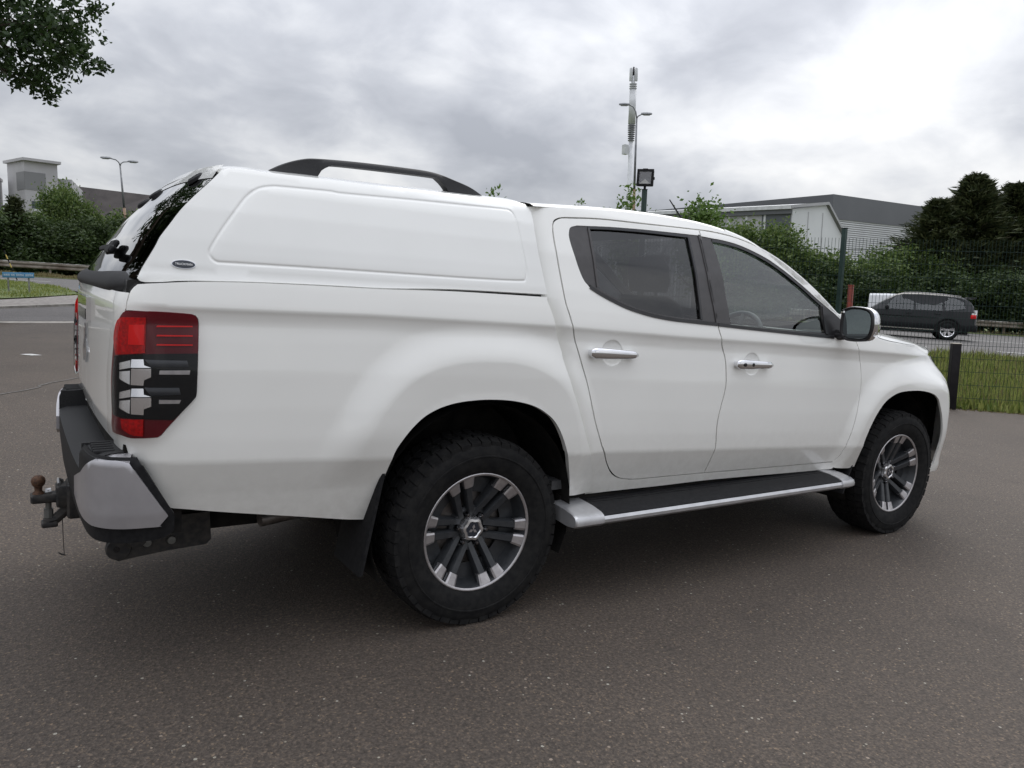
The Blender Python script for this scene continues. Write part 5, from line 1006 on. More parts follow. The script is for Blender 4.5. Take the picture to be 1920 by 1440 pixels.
RG = 'trees behind the barrier on the right'
for (lb, d, x, y, rz, sx, sz) in (('green tree in front of the white shed wall, left of the gable', bA, 38.3, 30.6, .5, 1.05, .93), ('green tree in front of the white gable', bB, 40.3, 29.0, 1.9, 1.0, .97), ('green tree just left of the green fence post', bA, 42.2, 27.5, 3.0, 1.0, .70),
    ('low green tree just right of the green fence post', bB, 44.6, 25.4, 4.4, 1.0, .64), ('green tree in front of the ribbed wall, above the black car bonnet', bA, 46.3, 24.5, .2, .95, .78), ('green tree against the left side of the conifers', bB, 48.0, 23.2, 2.4, .95, .80)):
    tree('hedge_tree', lb, d, (x, y), rz, (sx, sx, sz), RG)
for i, (x, y, sz, lb) in enumerate(((37.5, 28.2, .62, 'dark shrub low behind the truck windscreen pillar'), (40.6, 26.4, .6, 'dark shrub low behind the green fence post'), (43.6, 24.0, .6, 'dark shrub behind the white van'), (46.6, 21.8, .62, 'dark shrub behind the black car roof'), (49.6, 20.0, .68, 'dark shrub under the conifers, behind the black car tail'), (52.6, 18.2, .68, 'dark shrub under the conifers, at the right edge of the photo'))):
    tree('hedge_shrub', lb, bD, (x, y), i*1.1+.5, (1.1, 1.0, sz), RG, 'shrub')
tS = prep(bushy_data(1.35, 6.2, 4200, 'leaf_bright', .22, 31, False)); tT = prep(bushy_data(.9, 5.3, 1500, 'leaf_bright', .19, 32, False))
tree('young_tree', 'young bright green tree above the truck roof, before the white shed', tS, (27.5, 24.1), .4, (1.1, 1.1, .95)); tree('young_tree', 'slender young tree behind the floodlight post', tT, (18.4, 19.1), 1.1, (.9, .9, .98))
tree('young_tree', 'young tree whose top peeks over the truck canopy front', tT, (14.2, 22.2), 2.2, (.7, .7, .90)); tree('young_tree', 'young tree whose tip just shows above the rear of the cab roof', tT, (18.2, 21.8), 3.2, (.6, .6, .88))
# overhanging oak at the top left
oak = empty('oak_tree', (-6.2, 13.6, 0)); tag(oak, 'oak tree whose leafy branches hang into the top left corner', 'tree')
OAK = [(-1.35, 11.48, 5.1, 0.65), (-0.91, 11.77, 5.36, 0.49), (-0.47, 12.88, 5.79, 0.24), (-0.24, 12.42, 5.79, 0.15), (-1.22, 11.5, 4.73, 0.54), (-0.86, 12.16, 5.04, 0.41), (-1.43, 12.27, 4.62, 0.38), (-1.07, 11.62, 4.37, 0.3), (-0.79, 12.76, 4.83, 0.3), (-0.64, 11.51, 4.71, 0.24), (-0.41, 12.05, 4.83, 0.18), (-0.2, 12.29, 4.82, 0.12), (-1.09, 12.17, 4.3, 0.2), (-0.93, 12.47, 4.21, 0.1), (-1.36, 12.79, 4.43, 0.1), (-1.56, 13.22, 4.66, 0.2), (-0.69, 11.86, 5.22, 0.13), (-0.49, 12.57, 5.32, 0.09), (-0.47, 12.67, 5.18, 0.08), (-1.56, 11.9, 5.43, 0.76), (-0.78, 11.29, 5.06, 0.15), (-1.21, 13.25, 5.39, 0.43)]
rng = np.random.default_rng(41); random.seed(41); C = []; mb = MB(); OB = Vector((-6.2, 13.6, 0))
mb.tube([OB-OB, (.1, 0, 1.6), (.15, .1, 3.2), (.1, 0, 5), (-.1, .1, 8)], [.42, .33, .30, .24, .08], 12)
hubs = [(Vector((4.2, -1.9, 4.9)), .09), (Vector((4.7, -1.0, 5.3)), .07), (Vector((4.1, -1.0, 4.55)), .06)]
for hb2, r in hubs: mb.tube([(.12, .05, 3.0), hb2*.5+Vector((0, 0, 1.9)), hb2], [.20, .13, r*.5], 8)
for x, y, z, r in OAK:
    c = Vector((x, y, z))-OB; hh = min(hubs, key=lambda q: (q[0]-c).length)[0]; mb.tube([hh, hh.lerp(c, .55)+Vector((0, 0, .08)), c], [.022, .013, .005], 5)
    n = int(60+1500*r**1.9); k = max(3, n//9); cc = rng.normal(size=(k, 3))*r*.50+np.array(c); cc = np.repeat(cc, 9, 0); C.append(cc+rng.normal(size=cc.shape)*.055)
vis = np.vstack(C); far = []
for i in range(560):
    d = rng.normal(size=3); d /= np.linalg.norm(d); d[2] = abs(d[2])*1.0-.25; r = (.62+.38*rng.random())
    q = np.array([0, .6, 6.6])+d*r*np.array([4.6, 4.6, 4.4])
    if q[0] > 3.6 and q[2] < 7.0: continue
    far.append(np.repeat(q[None], 60, 0)+rng.normal(size=(60, 3))*.42)
V1, F1 = leaves(vis, .105, .5); V2, F2 = leaves(np.vstack(far), .32, .62)
link(bpy.data.objects.new('crown', fast_mesh('crown', np.vstack([V1, V2]), np.vstack([F1, F2+len(V1)]), M['leaf_oak'])), oak); mb.build('trunk', M['bark'], oak, True)
# ---------------------------------------------------------------- grass
def blades(name, n, region, h0, h1, label, dry=.0, wd=.012, mt='blade'):
    P = np.asarray(region, float); lo, hi = P.min(0), P.max(0); Q = np.column_stack([rng.uniform(lo[0], hi[0], n*3), rng.uniform(lo[1], hi[1], n*3)]); Q = Q[inside(P, Q)][:n]; n = len(Q)
    z = E(Q[:, 0], Q[:, 1])+.0; cl = .5+.5*np.sin(Q[:, 0]*3.1+np.sin(Q[:, 1]*2.3)*2)*np.sin(Q[:, 1]*2.7+1); h = (h0+(h1-h0)*rng.random(n)**1.6)*(.65+.6*cl); a = rng.uniform(0, 6.28, n); w2 = wd*(.6+.8*rng.random(n)); ln = h*rng.uniform(.1, .5, n); b = rng.uniform(0, 6.28, n)
    o = np.column_stack([np.cos(a), np.sin(a), 0*a])*w2[:, None]; base = np.column_stack([Q, z]); tip = base+np.column_stack([np.cos(b)*ln, np.sin(b)*ln, h]); mid = base+np.column_stack([np.cos(b)*ln*.35, np.sin(b)*ln*.35, h*.6])
    V = np.stack([base-o, base+o, mid+o*.7, tip, mid-o*.7], 1).reshape(-1, 3); ob = link(bpy.data.objects.new(name, fast_mesh(name, V, np.arange(5*n).reshape(-1, 5), M[mt]))); ob['kind'] = 'stuff'; tag(ob, label, 'grass'); return ob
vr = [(9.3, 3.75), (11.9, 1.15), (13.6, -.6), (23.0, 3.4), (18.4, 7.6), (14.5, 11.0)]
blades('verge_grass', 62000, vr, .07, .25, 'rough green grass on the verge behind the mesh fence', wd=.008); blades('dry_grass', 9000, vr, .10, .32, 'dry straw coloured stalks among the verge grass', wd=.006, mt='blade_dry')
blades('edge_weeds', 1600, [(9.15, 3.60), (11.9, 1.0), (12.05, 1.18), (9.3, 3.80)], .03, .20, 'weeds growing along the foot of the mesh fence', wd=.018); blades('leaf_litter', 1100, [(8.9, 3.65), (11.9, .85), (12.0, 1.0), (9.05, 3.78)], .008, .025, 'dead leaves and straw along the foot of the fence', wd=.03, mt='blade_dry')
blades('island_grass', 26000, [(-5.5, 20.9), (-2, 21.8), (-1.0, 22.4), (.2, 23.4), (.05, 25.5), (-.2, 27.3), (-.9, 31.8), (-2, 33.4), (-5.5, 36)], .07, .16, 'short mown grass on the traffic island', wd=.014)
blades('barrier_grass', 9000, [(-6, 48.2), (-6, 50), (8, 42.3), (8, 39.2)], .1, .28, 'yellowish grass under the safety barrier on the left', wd=.03, mt='blade_dry'); blades('barrier_grass', 9000, [(36, 25), (36, 28), (64, 12), (64, 8)], .1, .28, 'yellowish grass under the safety barrier on the right', wd=.03, mt='blade_dry')
# ---------------------------------------------------------------- safety barriers
mat('barrier', (.20, .165, .125), .6, metal=.3, fn=vary(1.6, (.13, .10, .075), (.30, .27, .23), bs=.1)); mat('barrier_edge', (.62, .60, .56), .5, metal=.2, fn=vary(3, (.3, .28, .25), (.75, .73, .7), .42, .56)); mat('galv', (.42, .43, .44), .5, metal=.6, fn=vary(5, (.33, .34, .35), (.5, .51, .52)))
def barrier(t0, t1, label):
    a, b = np.array(rl(t0)), np.array(rl(t1)); d = (b-a)/np.linalg.norm(b-a); n = np.array([-d[1], d[0]]); n = n if n[1] < 0 else -n; o = empty('safety_barrier'); tag(o, label, 'crash barrier', 'crash barriers along the road')
    ts = np.linspace(0, np.linalg.norm(b-a), int(np.linalg.norm(b-a)/1.0)+1); prof = [(0, .43), (.05, .47), (.05, .53), (.0, .58), (.0, .62), (.05, .67), (.05, .73), (0, .77), (-.02, .77), (-.02, .43)]
    rows = [[(*(a+d*t+n*q), float(E(*(a+d*t)))+z) for q, z in prof] for t in ts]; MB().loft(rows, close=True, cap=True).build('beam', M['barrier'], o, 'auto')
    rows = [[(*(a+d*t+n*q), float(E(*(a+d*t)))+z) for q, z in ((.03, .772), (-.03, .772), (-.03, .80), (.03, .80))] for t in ts]; MB().loft(rows, close=True, cap=True).build('top_edge', M['barrier_edge'], o, False)
    for t in ts[1::3]: q = a+d*t-n*.06; z = float(E(*q)); MB().box((q[0]-.05, q[1]-.05, z-.1), (q[0]+.05, q[1]+.05, z+.74)).build('post', M['barrier'], o, False)
barrier(-.13, .22, 'brown steel crash barrier at the foot of the left hedge'); barrier(.80, 1.45, 'brown steel crash barrier behind the black car')
# ---------------------------------------------------------------- mesh fence with posts
mat('fence_green', (.010, .026, .021), .5, spec=.3, fn=vary(20, (.010, .027, .022), (.016, .038, .031)))
FD = np.array([.72, -.694]); FD /= np.linalg.norm(FD); F0 = np.array([9.19, 3.74]); SP = 3.05
fence = empty('mesh_fence'); tag(fence, 'dark green welded mesh fence along the edge of the car park', 'fence')
def wires(a, b, z0, z1, r=.0032):
    """one bay of welded mesh, upright every 50 mm, double horizontals"""
    L_ = np.linalg.norm(b-a); d = (b-a)/L_; n = np.array([-d[1], d[0]]); V = []; Fq = []
    def bar_(p, q, off):
        p = np.array(p); q = np.array(q); t = (q-p)/np.linalg.norm(q-p); u = np.array([n[0], n[1], 0.]); v = np.cross(t, u); o = len(V)
        for c in (p, q):
            for k in range(3): V.append(c+(u*math.cos(k*2.094)+v*math.sin(k*2.094))*r+u*off)
        for k in range(3): Fq.append((o+k, o+(k+1) % 3, o+3+(k+1) % 3, o+3+k))
    for s in np.arange(.03, L_-.01, .05): p = a+d*s; bar_((*p, z0), (*p, z1), 0)
    for z in np.arange(z0+.05, z1, .2): bar_((*(a+d*.03), z), (*(b-d*.03), z), .006); bar_((*(a+d*.03), z), (*(b-d*.03), z), -.006)
    return fast_mesh('mesh_panel', np.array(V), np.array(Fq), M['fence_green'])
FT = TILT.to_3x3(); FT4 = lambda x, y, z: Vector((x, y, 0))+FT @ Vector((0, 0, z))
for k in range(-3, 4):
    a = F0+FD*SP*k; b = a+FD*SP
    if k < 3:
        o = link(bpy.data.objects.new('mesh_panel', wires(a-F0, b-F0, .06, 2.48)), fence); o['kind'] = 'stuff'
    tall = 3.18 if k == -1 else 2.62
    pm = MB().box((a[0]-F0[0]-.032, a[1]-F0[1]-.032, -.1), (a[0]-F0[0]+.032, a[1]-F0[1]+.032, tall), .004); pp = pm.build('post', M['fence_green'], fence)
    MB().box((a[0]-F0[0]-.034, a[1]-F0[1]-.034, tall), (a[0]-F0[0]+.034, a[1]-F0[1]+.034, tall+.012)).build('post_cap', M['black_plastic'], pp)
fence.location = (F0[0], F0[1], 0); fence.rotation_euler = Matrix.Rotation(R(-1.7), 4, Vector((math.cos(.9851), math.sin(.9851), 0))).to_euler()
fl = empty('floodlight', tuple(Vector(fence.location)+fence.rotation_euler.to_matrix() @ Vector((*(-FD*SP), 3.22)))); tag(fl, 'black square floodlight on top of the tall green fence post', 'floodlight')
fl.rotation_euler = (0, 0, .667+math.pi)       # faces the car park
mat('reflector_grey', (.30, .30, .31), .35, metal=.6); mat('lamp_white', (.75, .75, .72), .3)
h_ = .125
fb = MB().box((-.06, -h_, .02), (.03, h_, .27), .01).build('housing', M['black_plastic'], fl)
MB().loft([[(.052, -h_-.006, .012), (.052, h_+.006, .012), (.052, h_+.006, .278), (.052, -h_-.006, .278)], [(.056, -h_+.028, .046), (.056, h_-.028, .046), (.056, h_-.028, .244), (.056, -h_+.028, .244)], [(.028, -h_+.028, .046), (.028, h_-.028, .046), (.028, h_-.028, .244), (.028, -h_+.028, .244)], ], close=True).loft([[(.052, -h_-.006, .012), (.052, h_+.006, .012), (.052, h_+.006, .278), (.052, -h_-.006, .278)], [(.02, -h_-.006, .012), (.02, h_+.006, .012), (.02, h_+.006, .278), (.02, -h_-.006, .278)]], close=True).build('frame', M['black_plastic'], fl, False)
MB().add([(.034, -.095, .05), (.034, .095, .05), (.034, .095, .24), (.034, -.095, .24), (.0325, 0, .15)], [(0, 1, 4), (1, 2, 4), (2, 3, 4), (3, 0, 4)]).build('reflector', M['reflector_grey'], fl, False)
MB().add([(.0385, -.085, .052), (.0385, .085, .052), (.0385, 0, .125)], [(0, 1, 2)]).build('lower_reflector', M['lamp_white'], fl, False)
MB().box((.042, -.096, .048), (.045, .096, .242)).build('front_glass', M['lens_clear'], fl, False)
MB().box((-.02, -.05, .27), (.02, .03, .292), .004).box((-.02, h_, .12), (.02, h_+.02, .16), .004).tube([(0, 0, -.05), (0, 0, .03)], .02, 8).build('bracket', M['black_plastic'], fl)
mat('bollard_paint', (.010, .009, .010), .65, spec=.2, fn=vary(8, (.008, .007, .008), (.016, .014, .015), bs=.2)); mat('bollard_top', (.42, .38, .32), .7)
bo = empty('bollard', (10.28, 2.46, 0)); plumb(bo, -.77); tag(bo, 'short black square bollard in front of the mesh fence, beside the truck bumper', 'bollard')
MB().box((-.06, -.06, -.05), (.06, .06, .985), .005).build('shaft', M['bollard_paint'], bo); MB().box((-.061, -.061, .9855), (.061, .061, .995), .003).build('top_plate', M['bollard_top'], bo)
mat('red_paint', (.22, .03, .018), .6, fn=vary(12, (.16, .025, .015), (.27, .04, .022)))
rp = empty('red_post', (10.46, 4.36, float(E(10.46, 4.36)))); plumb(rp, .4); tag(rp, 'dark red square post just beyond the mesh fence', 'post'); MB().box((-.04, -.04, -.05), (.04, .04, 1.80), .005).build('shaft', M['red_paint'], rp); MB().box((-.045, -.045, 1.80), (.045, .045, 1.82), .004).build('cap', M['red_paint'], rp)
# ---------------------------------------------------------------- street name sign and leaning marker
mat('sign_blue', (.06, .22, .40), .5, fn=vary(12, (.05, .19, .36), (.08, .26, .44))); mat('sign_white', (.55, .62, .68), .5); mat('post_grey', (.20, .20, .19), .6, fn=vary(9, (.15, .15, .14), (.26, .26, .25)))
sg = empty('road_name_sign', (-1.34, 23.88, float(E(-1.34, 23.88)))); plumb(sg, R(2)); tag(sg, 'blue road name board on two grey posts on the grass island', 'sign')
pz = .62
pb = MB().box((-.40, -.015, .50), (.40, .015, .66), .004).build('board', M['sign_blue'], sg)
x0 = -.37
for wlen in (.155, .095, .20, .205):          # rows of white lettering, too small to read
    k = max(2, int(wlen/.042)); 
    for i in range(k):
        cx = x0+wlen*(i+.5)/k; w2 = wlen/k*.34; MB().box((cx-w2, -.018, .548), (cx-w2*.45, -.0152, .615)).box((cx+w2*.35, -.018, .548), (cx+w2, -.0152, .615)).box((cx-w2, -.0182, .574+.012*(i % 3)), (cx+w2, -.0153, .586+.012*(i % 3))).build('letter', M['sign_white'], pb, False)
    x0 += wlen+.03
for x in (-.26, .26): MB().box((x-.022, .016, -.1), (x+.022, .05, .66), .004).build('post', M['post_grey'], sg)
mat('stripe_yellow', (.55, .42, .10), .6)
lp = empty('striped_marker', (-1.31, 36.6, .60)); tag(lp, 'thin leaning yellow and black striped marker before the left barrier', 'marker')
for i in range(7):
    t0, t1 = i/7, (i+1)/7; p = lambda t: (-.47*t, 0, -.05+1.25*t); MB().tube([p(t0), p(t1)], .022, 8).build('band', M['stripe_yellow'] if i % 2 else M['bollard_paint'], lp)
# ---------------------------------------------------------------- street lamps and mast
mat('lamp_grey', (.20, .205, .215), .5, metal=.5, fn=vary(4, (.16, .165, .175), (.26, .265, .275))); mat('pole_brown', (.22, .13, .08), .65, fn=vary(3, (.15, .085, .05), (.30, .20, .13))); mat('mast_white', (.58, .59, .60), .5, fn=vary(2, (.52, .53, .54), (.64, .65, .66)))
def lamp_post(name, loc, h, brown_to, arms, rz, lean, label, pole_mats):
    o = empty(name, loc); o.rotation_euler = (Matrix.Rotation(R(lean), 4, Vector((math.cos(.9851), math.sin(.9851), 0))) @ Matrix.Rotation(rz, 4, 'Z')).to_euler(); tag(o, label, 'street lamp')
    MB().tube([(0, 0, -.2), (0, 0, brown_to)], [.10, .085], 12).build('lower_pole', M[pole_mats[0]], o, True); MB().tube([(0, 0, brown_to), (0, 0, h)], [.07, .05], 12).build('upper_pole', M[pole_mats[1]], o, True)
    for s, ln, up in arms:
        MB().tube([(0, 0, h-.02), (0, s*.06, h+up*.5), (0, s*.22, h+up*.85), (0, s*.45*ln, h+up)], .035, 8).build('arm', M['lamp_grey'], o, True)
        y0 = s*.40*ln; hd = MB().loft([[(-.06*k, y0+s*t*.62, h+up+.05+.03*k), (.06*k, y0+s*t*.62, h+up+.05+.03*k), (.12*k, y0+s*t*.62, h+up+.0), (.07*k, y0+s*t*.62, h+up-.045*k), (-.07*k, y0+s*t*.62, h+up-.045*k), (-.12*k, y0+s*t*.62, h+up+.0)] for t, k in ((0, .45), (.2, 1), (.55, 1.15), (.85, .8), (1, .3))], close=True, cap=True).build('lamp_head', M['lamp_grey'], o, 'auto')
        MB().box((-.09, min(y0+s*.15, y0+s*.5), h+up-.062), (.09, max(y0+s*.15, y0+s*.5), h+up-.045)).build('lens', M['reflector_grey'], hd)
    return o
lamp_post('street_lamp', (4.98, 51.9, .6), 7.25, 4.6, ((1, 1.2, .42), (-1, 1.2, .30)), R(90)+.10, -5.5, 'twin-headed street lamp rising behind the left hedge', ('pole_brown', 'lamp_grey'))
lamp_post('street_lamp', (28.55, 30.05, .6), 10.9, 7.0, ((1, .6, .25), (-1, 1.0, .75)), R(236), -2.6, 'twin-headed street lamp in front of the white phone mast', ('pole_brown', 'lamp_grey'))
ms = empty('phone_mast', (38.35, 41.6, .6)); plumb(ms); tag(ms, 'white telephone mast with ringed collar and antenna head', 'mast')
MB().tube([(0, 0, -.2), (0, 0, 12.6)], [.21, .16], 14).build('pole', M['mast_white'], ms, True); MB().tube([(0, 0, 13.9), (0, 0, 16.4)], [.27, .25], 16).build('shroud', M['mast_white'], ms, True)
for i in range(8): MB().rev([(.14, 12.65+i*.155), (.25+.006*i, 12.67+i*.155), (.25+.006*i, 12.72+i*.155), (.14, 12.75+i*.155)], 16, 'z').build('collar_ring', M['bollard_paint'] if i % 1 else M['lamp_grey'], ms, 'auto')
MB().tube([(0, 0, 12.5), (0, 0, 17.4)], .15, 10).build('core', M['mast_white'], ms, True)
for i in range(3): MB().rev([(.12, 16.45+i*.16), (.28, 16.47+i*.16), (.28, 16.52+i*.16), (.12, 16.54+i*.16)], 16, 'z').build('upper_ring', M['mast_white'], ms, 'auto')
for a in (0, 2.1, 4.2): q = Matrix.Rotation(a+.9, 4, 'Z'); mb = MB().box((.16, -.13, 17.0), (.30, .13, 17.95), .03); mb.V = [tuple(q @ Vector(v)) for v in mb.V]; mb.build('antenna', M['mast_white'], ms)
MB().tube([(0, 0, 17.3), (0, 0, 18.05)], .06, 8).build('spine', M['bollard_paint'], ms, True); q = MB().box((-.62, -.05, 11.65), (-.25, .3, 12.35)).build('equipment_box', M['mast_white'], ms); MB().box((.272, -.03, 13.9), (.285, .03, 16.5)).build('cable_cover', M['bollard_paint'], ms)
# ---------------------------------------------------------------- buildings
mat('clad_grey', (.115, .12, .13), .5, fn=vary(.15, (.105, .11, .12), (.125, .13, .14))); mat('clad_white', (.66, .67, .68), .55, fn=vary(.12, (.60, .61, .62), (.72, .73, .74))); mat('clad_light', (.40, .40, .41), .55, fn=vary(.2, (.36, .36, .37), (.44, .44, .45))); mat('roof_brown', (.075, .065, .062), .8, fn=vary(.6, (.06, .052, .05), (.09, .078, .074))); mat('dark_panel', (.09, .10, .11), .4); mat('tower_clad', (.42, .41, .42), .6, fn=vary(.2, (.38, .37, .38), (.46, .45, .46))); mat('tower_dark', (.20, .20, .205), .5); mat('window_dark', (.03, .045, .055), .1, coat=.3)
def wall(P, z0, z1, th=.4):
    (ax_, ay), (bx2, by) = P; d = Vector((bx2-ax_, by-ay)).normalized(); n = Vector((d.y, -d.x))*th; m_ = MB()
    return m_.add([(ax_, ay, z0), (bx2, by, z0), (bx2-n.x, by-n.y, z0), (ax_-n.x, ay-n.y, z0), (ax_, ay, z1), (bx2, by, z1), (bx2-n.x, by-n.y, z1), (ax_-n.x, ay-n.y, z1)], [(0,3,2,1),(4,5,6,7),(0,1,5,4),(1,2,6,5),(2,3,7,6),(3,0,4,7)])
def lo(P, o): return [(x-o[0], y-o[1]) for x, y in P]
wh = empty('warehouse', (96.6, 64.1, .6)); plumb(wh); tag(wh, 'large warehouse with a dark grey parapet and white ribbed walls', 'building')
C_, Rr, Ll = (0, 0), (62, -1), (-11, 105)
wall((Ll, C_), 13.9, 17.3, 1.).build('parapet', M['clad_grey'], wh, False); wall((C_, Rr), 13.9, 17.3, 1.).build('parapet', M['clad_grey'], wh, False)
wall(((Ll[0]+.5, Ll[1]), (.4, .6)), -1, 13.9, .8).build('wall', M['clad_grey'], wh, False); wall(((.4, .4), (61, -.6)), -1, 13.9, .8).build('wall', M['clad_light'], wh, False)
rb = MB()
for z in np.arange(5.0, 13.8, .30):
    w_r = wall(((.3, .12), (61, -.88)), z, z+.19, .3); rb.add(w_r.V, w_r.F)
ro = rb.build('wall_ribs', M['clad_white'], wh, False); ro['kind'] = 'stuff'
MB().add([(0, 0, 17.0), (62, -1, 17.0), (51, 104, 17.0), (-11, 105, 17.0)], [(0, 1, 2, 3)]).build('roof', M['clad_grey'], wh, False)
sh = empty('white_shed', (77.8, 56.6, .6)); plumb(sh); tag(sh, 'white clad shed with a low gable in front of the warehouse', 'building')
A0, A1, AP, AR = (0, 0), (-19.8, 50.5), (5.4, -1.0), (8.6, -1.2)
wall((A1, A0), -1, 12.2, .5).build('side_wall', M['clad_light'], sh, False); wall((lo([A1], (.35, .1))[0], (-.3, -.1)), 12.2, 12.75, 1.).build('gutter_shadow', M['clad_grey'], sh, False); wall((lo([A1], (.55, .2))[0], (-.5, -.2)), 12.75, 13.2, 1.4).build('roof_edge', M['mast_white'], sh, False)  # dark grey band below the roof edge stands in for the gutter's shadow
g = [(0, -1), (8.6, -1), (8.6, 9.9), (5.4, 13.6), (0, 12.75)]
MB().prism(g, lambda a, b, t: (a, -a*.13-.05+t, b), .5).build('gable_wall', M['clad_white'], sh, False)
MB().loft([[(-.5, -.2, 13.2), (-.5, .6, 13.2)], [(5.5, -1.1, 13.95), (5.5, 0, 13.95)], [(9.3, -1.6, 9.6), (9.3, .0, 9.6)]]).loft([[(-.5, -.25, 13.2), (-.5, -.25, 12.85)], [(5.5, -1.15, 13.95), (5.5, -1.15, 13.6)], [(9.3, -1.65, 9.6), (9.3, -1.65, 9.25)]]).build('verge_trim', M['clad_light'], sh, False)
MB().add([(5.5, -.5, 13.9), (-14.3, 50, 13.9), (-20, 50.5, 13.15), (0, 0, 13.15)], [(0, 1, 2, 3)]).build('roof', M['clad_white'], sh, False)
wall(((-1.35, 3.35), (-.05, .10)), -1, 12.2, .3).build('corner_panel', M['dark_panel'], sh, False)
for i in range(24): t = (i+1.5)/24; q = (A1[0]*t-.06, A1[1]*t-.02); wall((q, (q[0]+.09, q[1]-.24)), 0, 12.2, .1).build('wall_rib', M['clad_white'], sh, False)
for t in (.3, .58): MB().box((8.6*t-.05, -8.6*t*.13-.10, 2), (8.6*t+.05, -8.6*t*.13-.045, 12.6)).build('joint', M['clad_light'], sh, False)
tw = empty('office_tower', (1.2, 154.4, .6)); plumb(tw); tag(tw, 'pale grey office tower with flat overhanging roof behind the left hedge', 'building')
TL, TC, TR = (-2.4, 6.5), (0, 0), (5.0, 1.4)
wall((TL, TC), 0, 18.0, .5).build('wall', M['tower_clad'], tw, False); wall((TC, TR), 0, 18.0, .5).build('wall', M['tower_clad'], tw, False)
wall(((-1.15, 2.9), (-.03, -.06)), 13.2, 16.2, .2).build('cladding_band', M['tower_dark'], tw, False); wall(((.0, -.07), (3.15, .81)), 13.2, 16.2, .2).build('cladding_band', M['tower_dark'], tw, False)
wall(((.9, .15), (3.9, .95)), 10.0, 11.3, .2).build('window', M['window_dark'], tw, False); wall(((.9, .10), (3.9, .90)), 9.5, 10.0, .2).build('window_sill', M['mast_white'], tw, False)
MB().add([(-3.0, 6.6, 18), (-.1, -.8, 18), (5.6, .9, 18), (3.5, 8, 18), (-3.0, 6.6, 18.45), (-.1, -.8, 18.45), (5.6, .9, 18.45), (3.5, 8, 18.45)], [(0,3,2,1),(4,5,6,7),(0,1,5,4),(1,2,6,5),(2,3,7,6),(3,0,4,7)]).build('roof', M['tower_clad'], tw, False)
of = empty('office_wing', (9.7, 169.1, .6)); plumb(of); tag(of, 'long low building with a brown pitched roof right of the tower', 'building')
MB().add([(-3, -3, 8), (17, -10, 8), (13.5, -3, 15.0), (-3, 2, 16.3), (18, 4, 8), (-3, 8, 8)], [(0, 1, 2, 3), (1, 4, 2), (3, 2, 4, 5)]).build('roof', M['roof_brown'], of, False); MB().add([(-2.8, -2.6, -1), (16.5, -9.4, -1), (16.5, -9.4, 8.2), (-2.8, -2.6, 8.2), (16.8, 3.6, -1), (16.8, 3.6, 8.2)], [(0, 1, 2, 3), (1, 4, 5, 2)]).build('wall', M['tower_clad'], of, False)
MB().add([(-4.0, -10, 0), (-1.2, -10.5, 0), (.6, -6, 0), (-4.0, -10, 15.9), (-1.2, -10.5, 15.9), (.8, -6, 14.5), (-3, -5, 15.9)], [(0, 1, 4, 3), (1, 2, 5, 4), (3, 4, 5, 6)]).build('stair_block', M['clad_light'], of, False)
wl = empty('tower_side_wing', (-3.2, 158, .6)); plumb(wl); tag(wl, 'low grey wing left of the office tower at the photo edge', 'building'); wall(((-9, 2), (.6, .4)), 0, 14.6, 3).build('wall', M['tower_dark'], wl, False); wall(((-9.5, 1.6), (.7, .1)), 14.6, 15.1, 4).build('roof', M['tower_clad'], wl, False)
# ---------------------------------------------------------------- black car and white van
mat('car_black', (.012, .013, .015), .35, coat=.12, spec=.3, fn=vary(3, (.010, .011, .013), (.015, .016, .018))); mat('cladding', (.010, .010, .011), .6, spec=.25); mat('van_white', (.70, .71, .72), .4, coat=.4, fn=vary(2, (.67, .68, .69), (.73, .74, .75))); glass('car_glass', (.50, .56, .56), ior=1.5, boost=2.6); mat('amber', (.5, .2, .05), .3)
def small_wheel(parent, x, y, r, five=True):
    w_ = empty('wheel'); w_.parent = parent; w_.location = (x, y, r); s = -1 if y < 0 else 1
    MB().rev([(r*.66, s*.10), (r*.72, s*.115), (r*.9, s*.12), (r*.985, s*.10), (r, s*.05), (r, -s*.05), (r*.985, -s*.10), (r*.7, -s*.11)], 40).build('tyre', M['rubber'], w_, True); MB().rev([(r*.60, s*.085), (r*.675, s*.105), (r*.70, s*.10), (r*.66, -s*.05)], 40).build('rim', M['chrome'], w_, 'auto'); MB().rev([(0, s*.02), (r*.64, s*.02)], 30).build('brake', M['underbody'], w_)
    sp = MB()
    for i in range(5):
        a = 2*math.pi*i/5+.3
        for da in (-.22, .22):
            p = lambda q, b, y: (q*math.cos(b), y, q*math.sin(b)); b2 = a+da
            sp.add([p(r*.10, a-.5, s*.075), p(r*.10, a+.5, s*.075), p(r*.63, b2+.13, s*.10), p(r*.63, b2-.13, s*.10), p(r*.10, a-.5, s*.04), p(r*.10, a+.5, s*.04), p(r*.63, b2+.13, s*.06), p(r*.63, b2-.13, s*.06)], [(0,1,2,3),(4,7,6,5),(0,3,7,4),(1,5,6,2),(2,6,7,3)])
    sp.rev([(0, s*.09), (r*.16, s*.085), (r*.18, s*.05)], 16).build('spokes', M['alloy_machined'], w_, False)
def car_side(keys, zs):  # loft of half sections mirrored
    rows = []
    for x, sec in keys: rows.append([(x, y, z) for y, z in sec]+[(x, -y, z) for y, z in sec[::-1]])
    return rows
suv = empty('black_car', (27.95, 13.35, float(E(27.95, 13.35))+.0)); suv.rotation_euler = (0, 0, R(123)); tag(suv, 'black estate car on the road behind the fence', 'car')
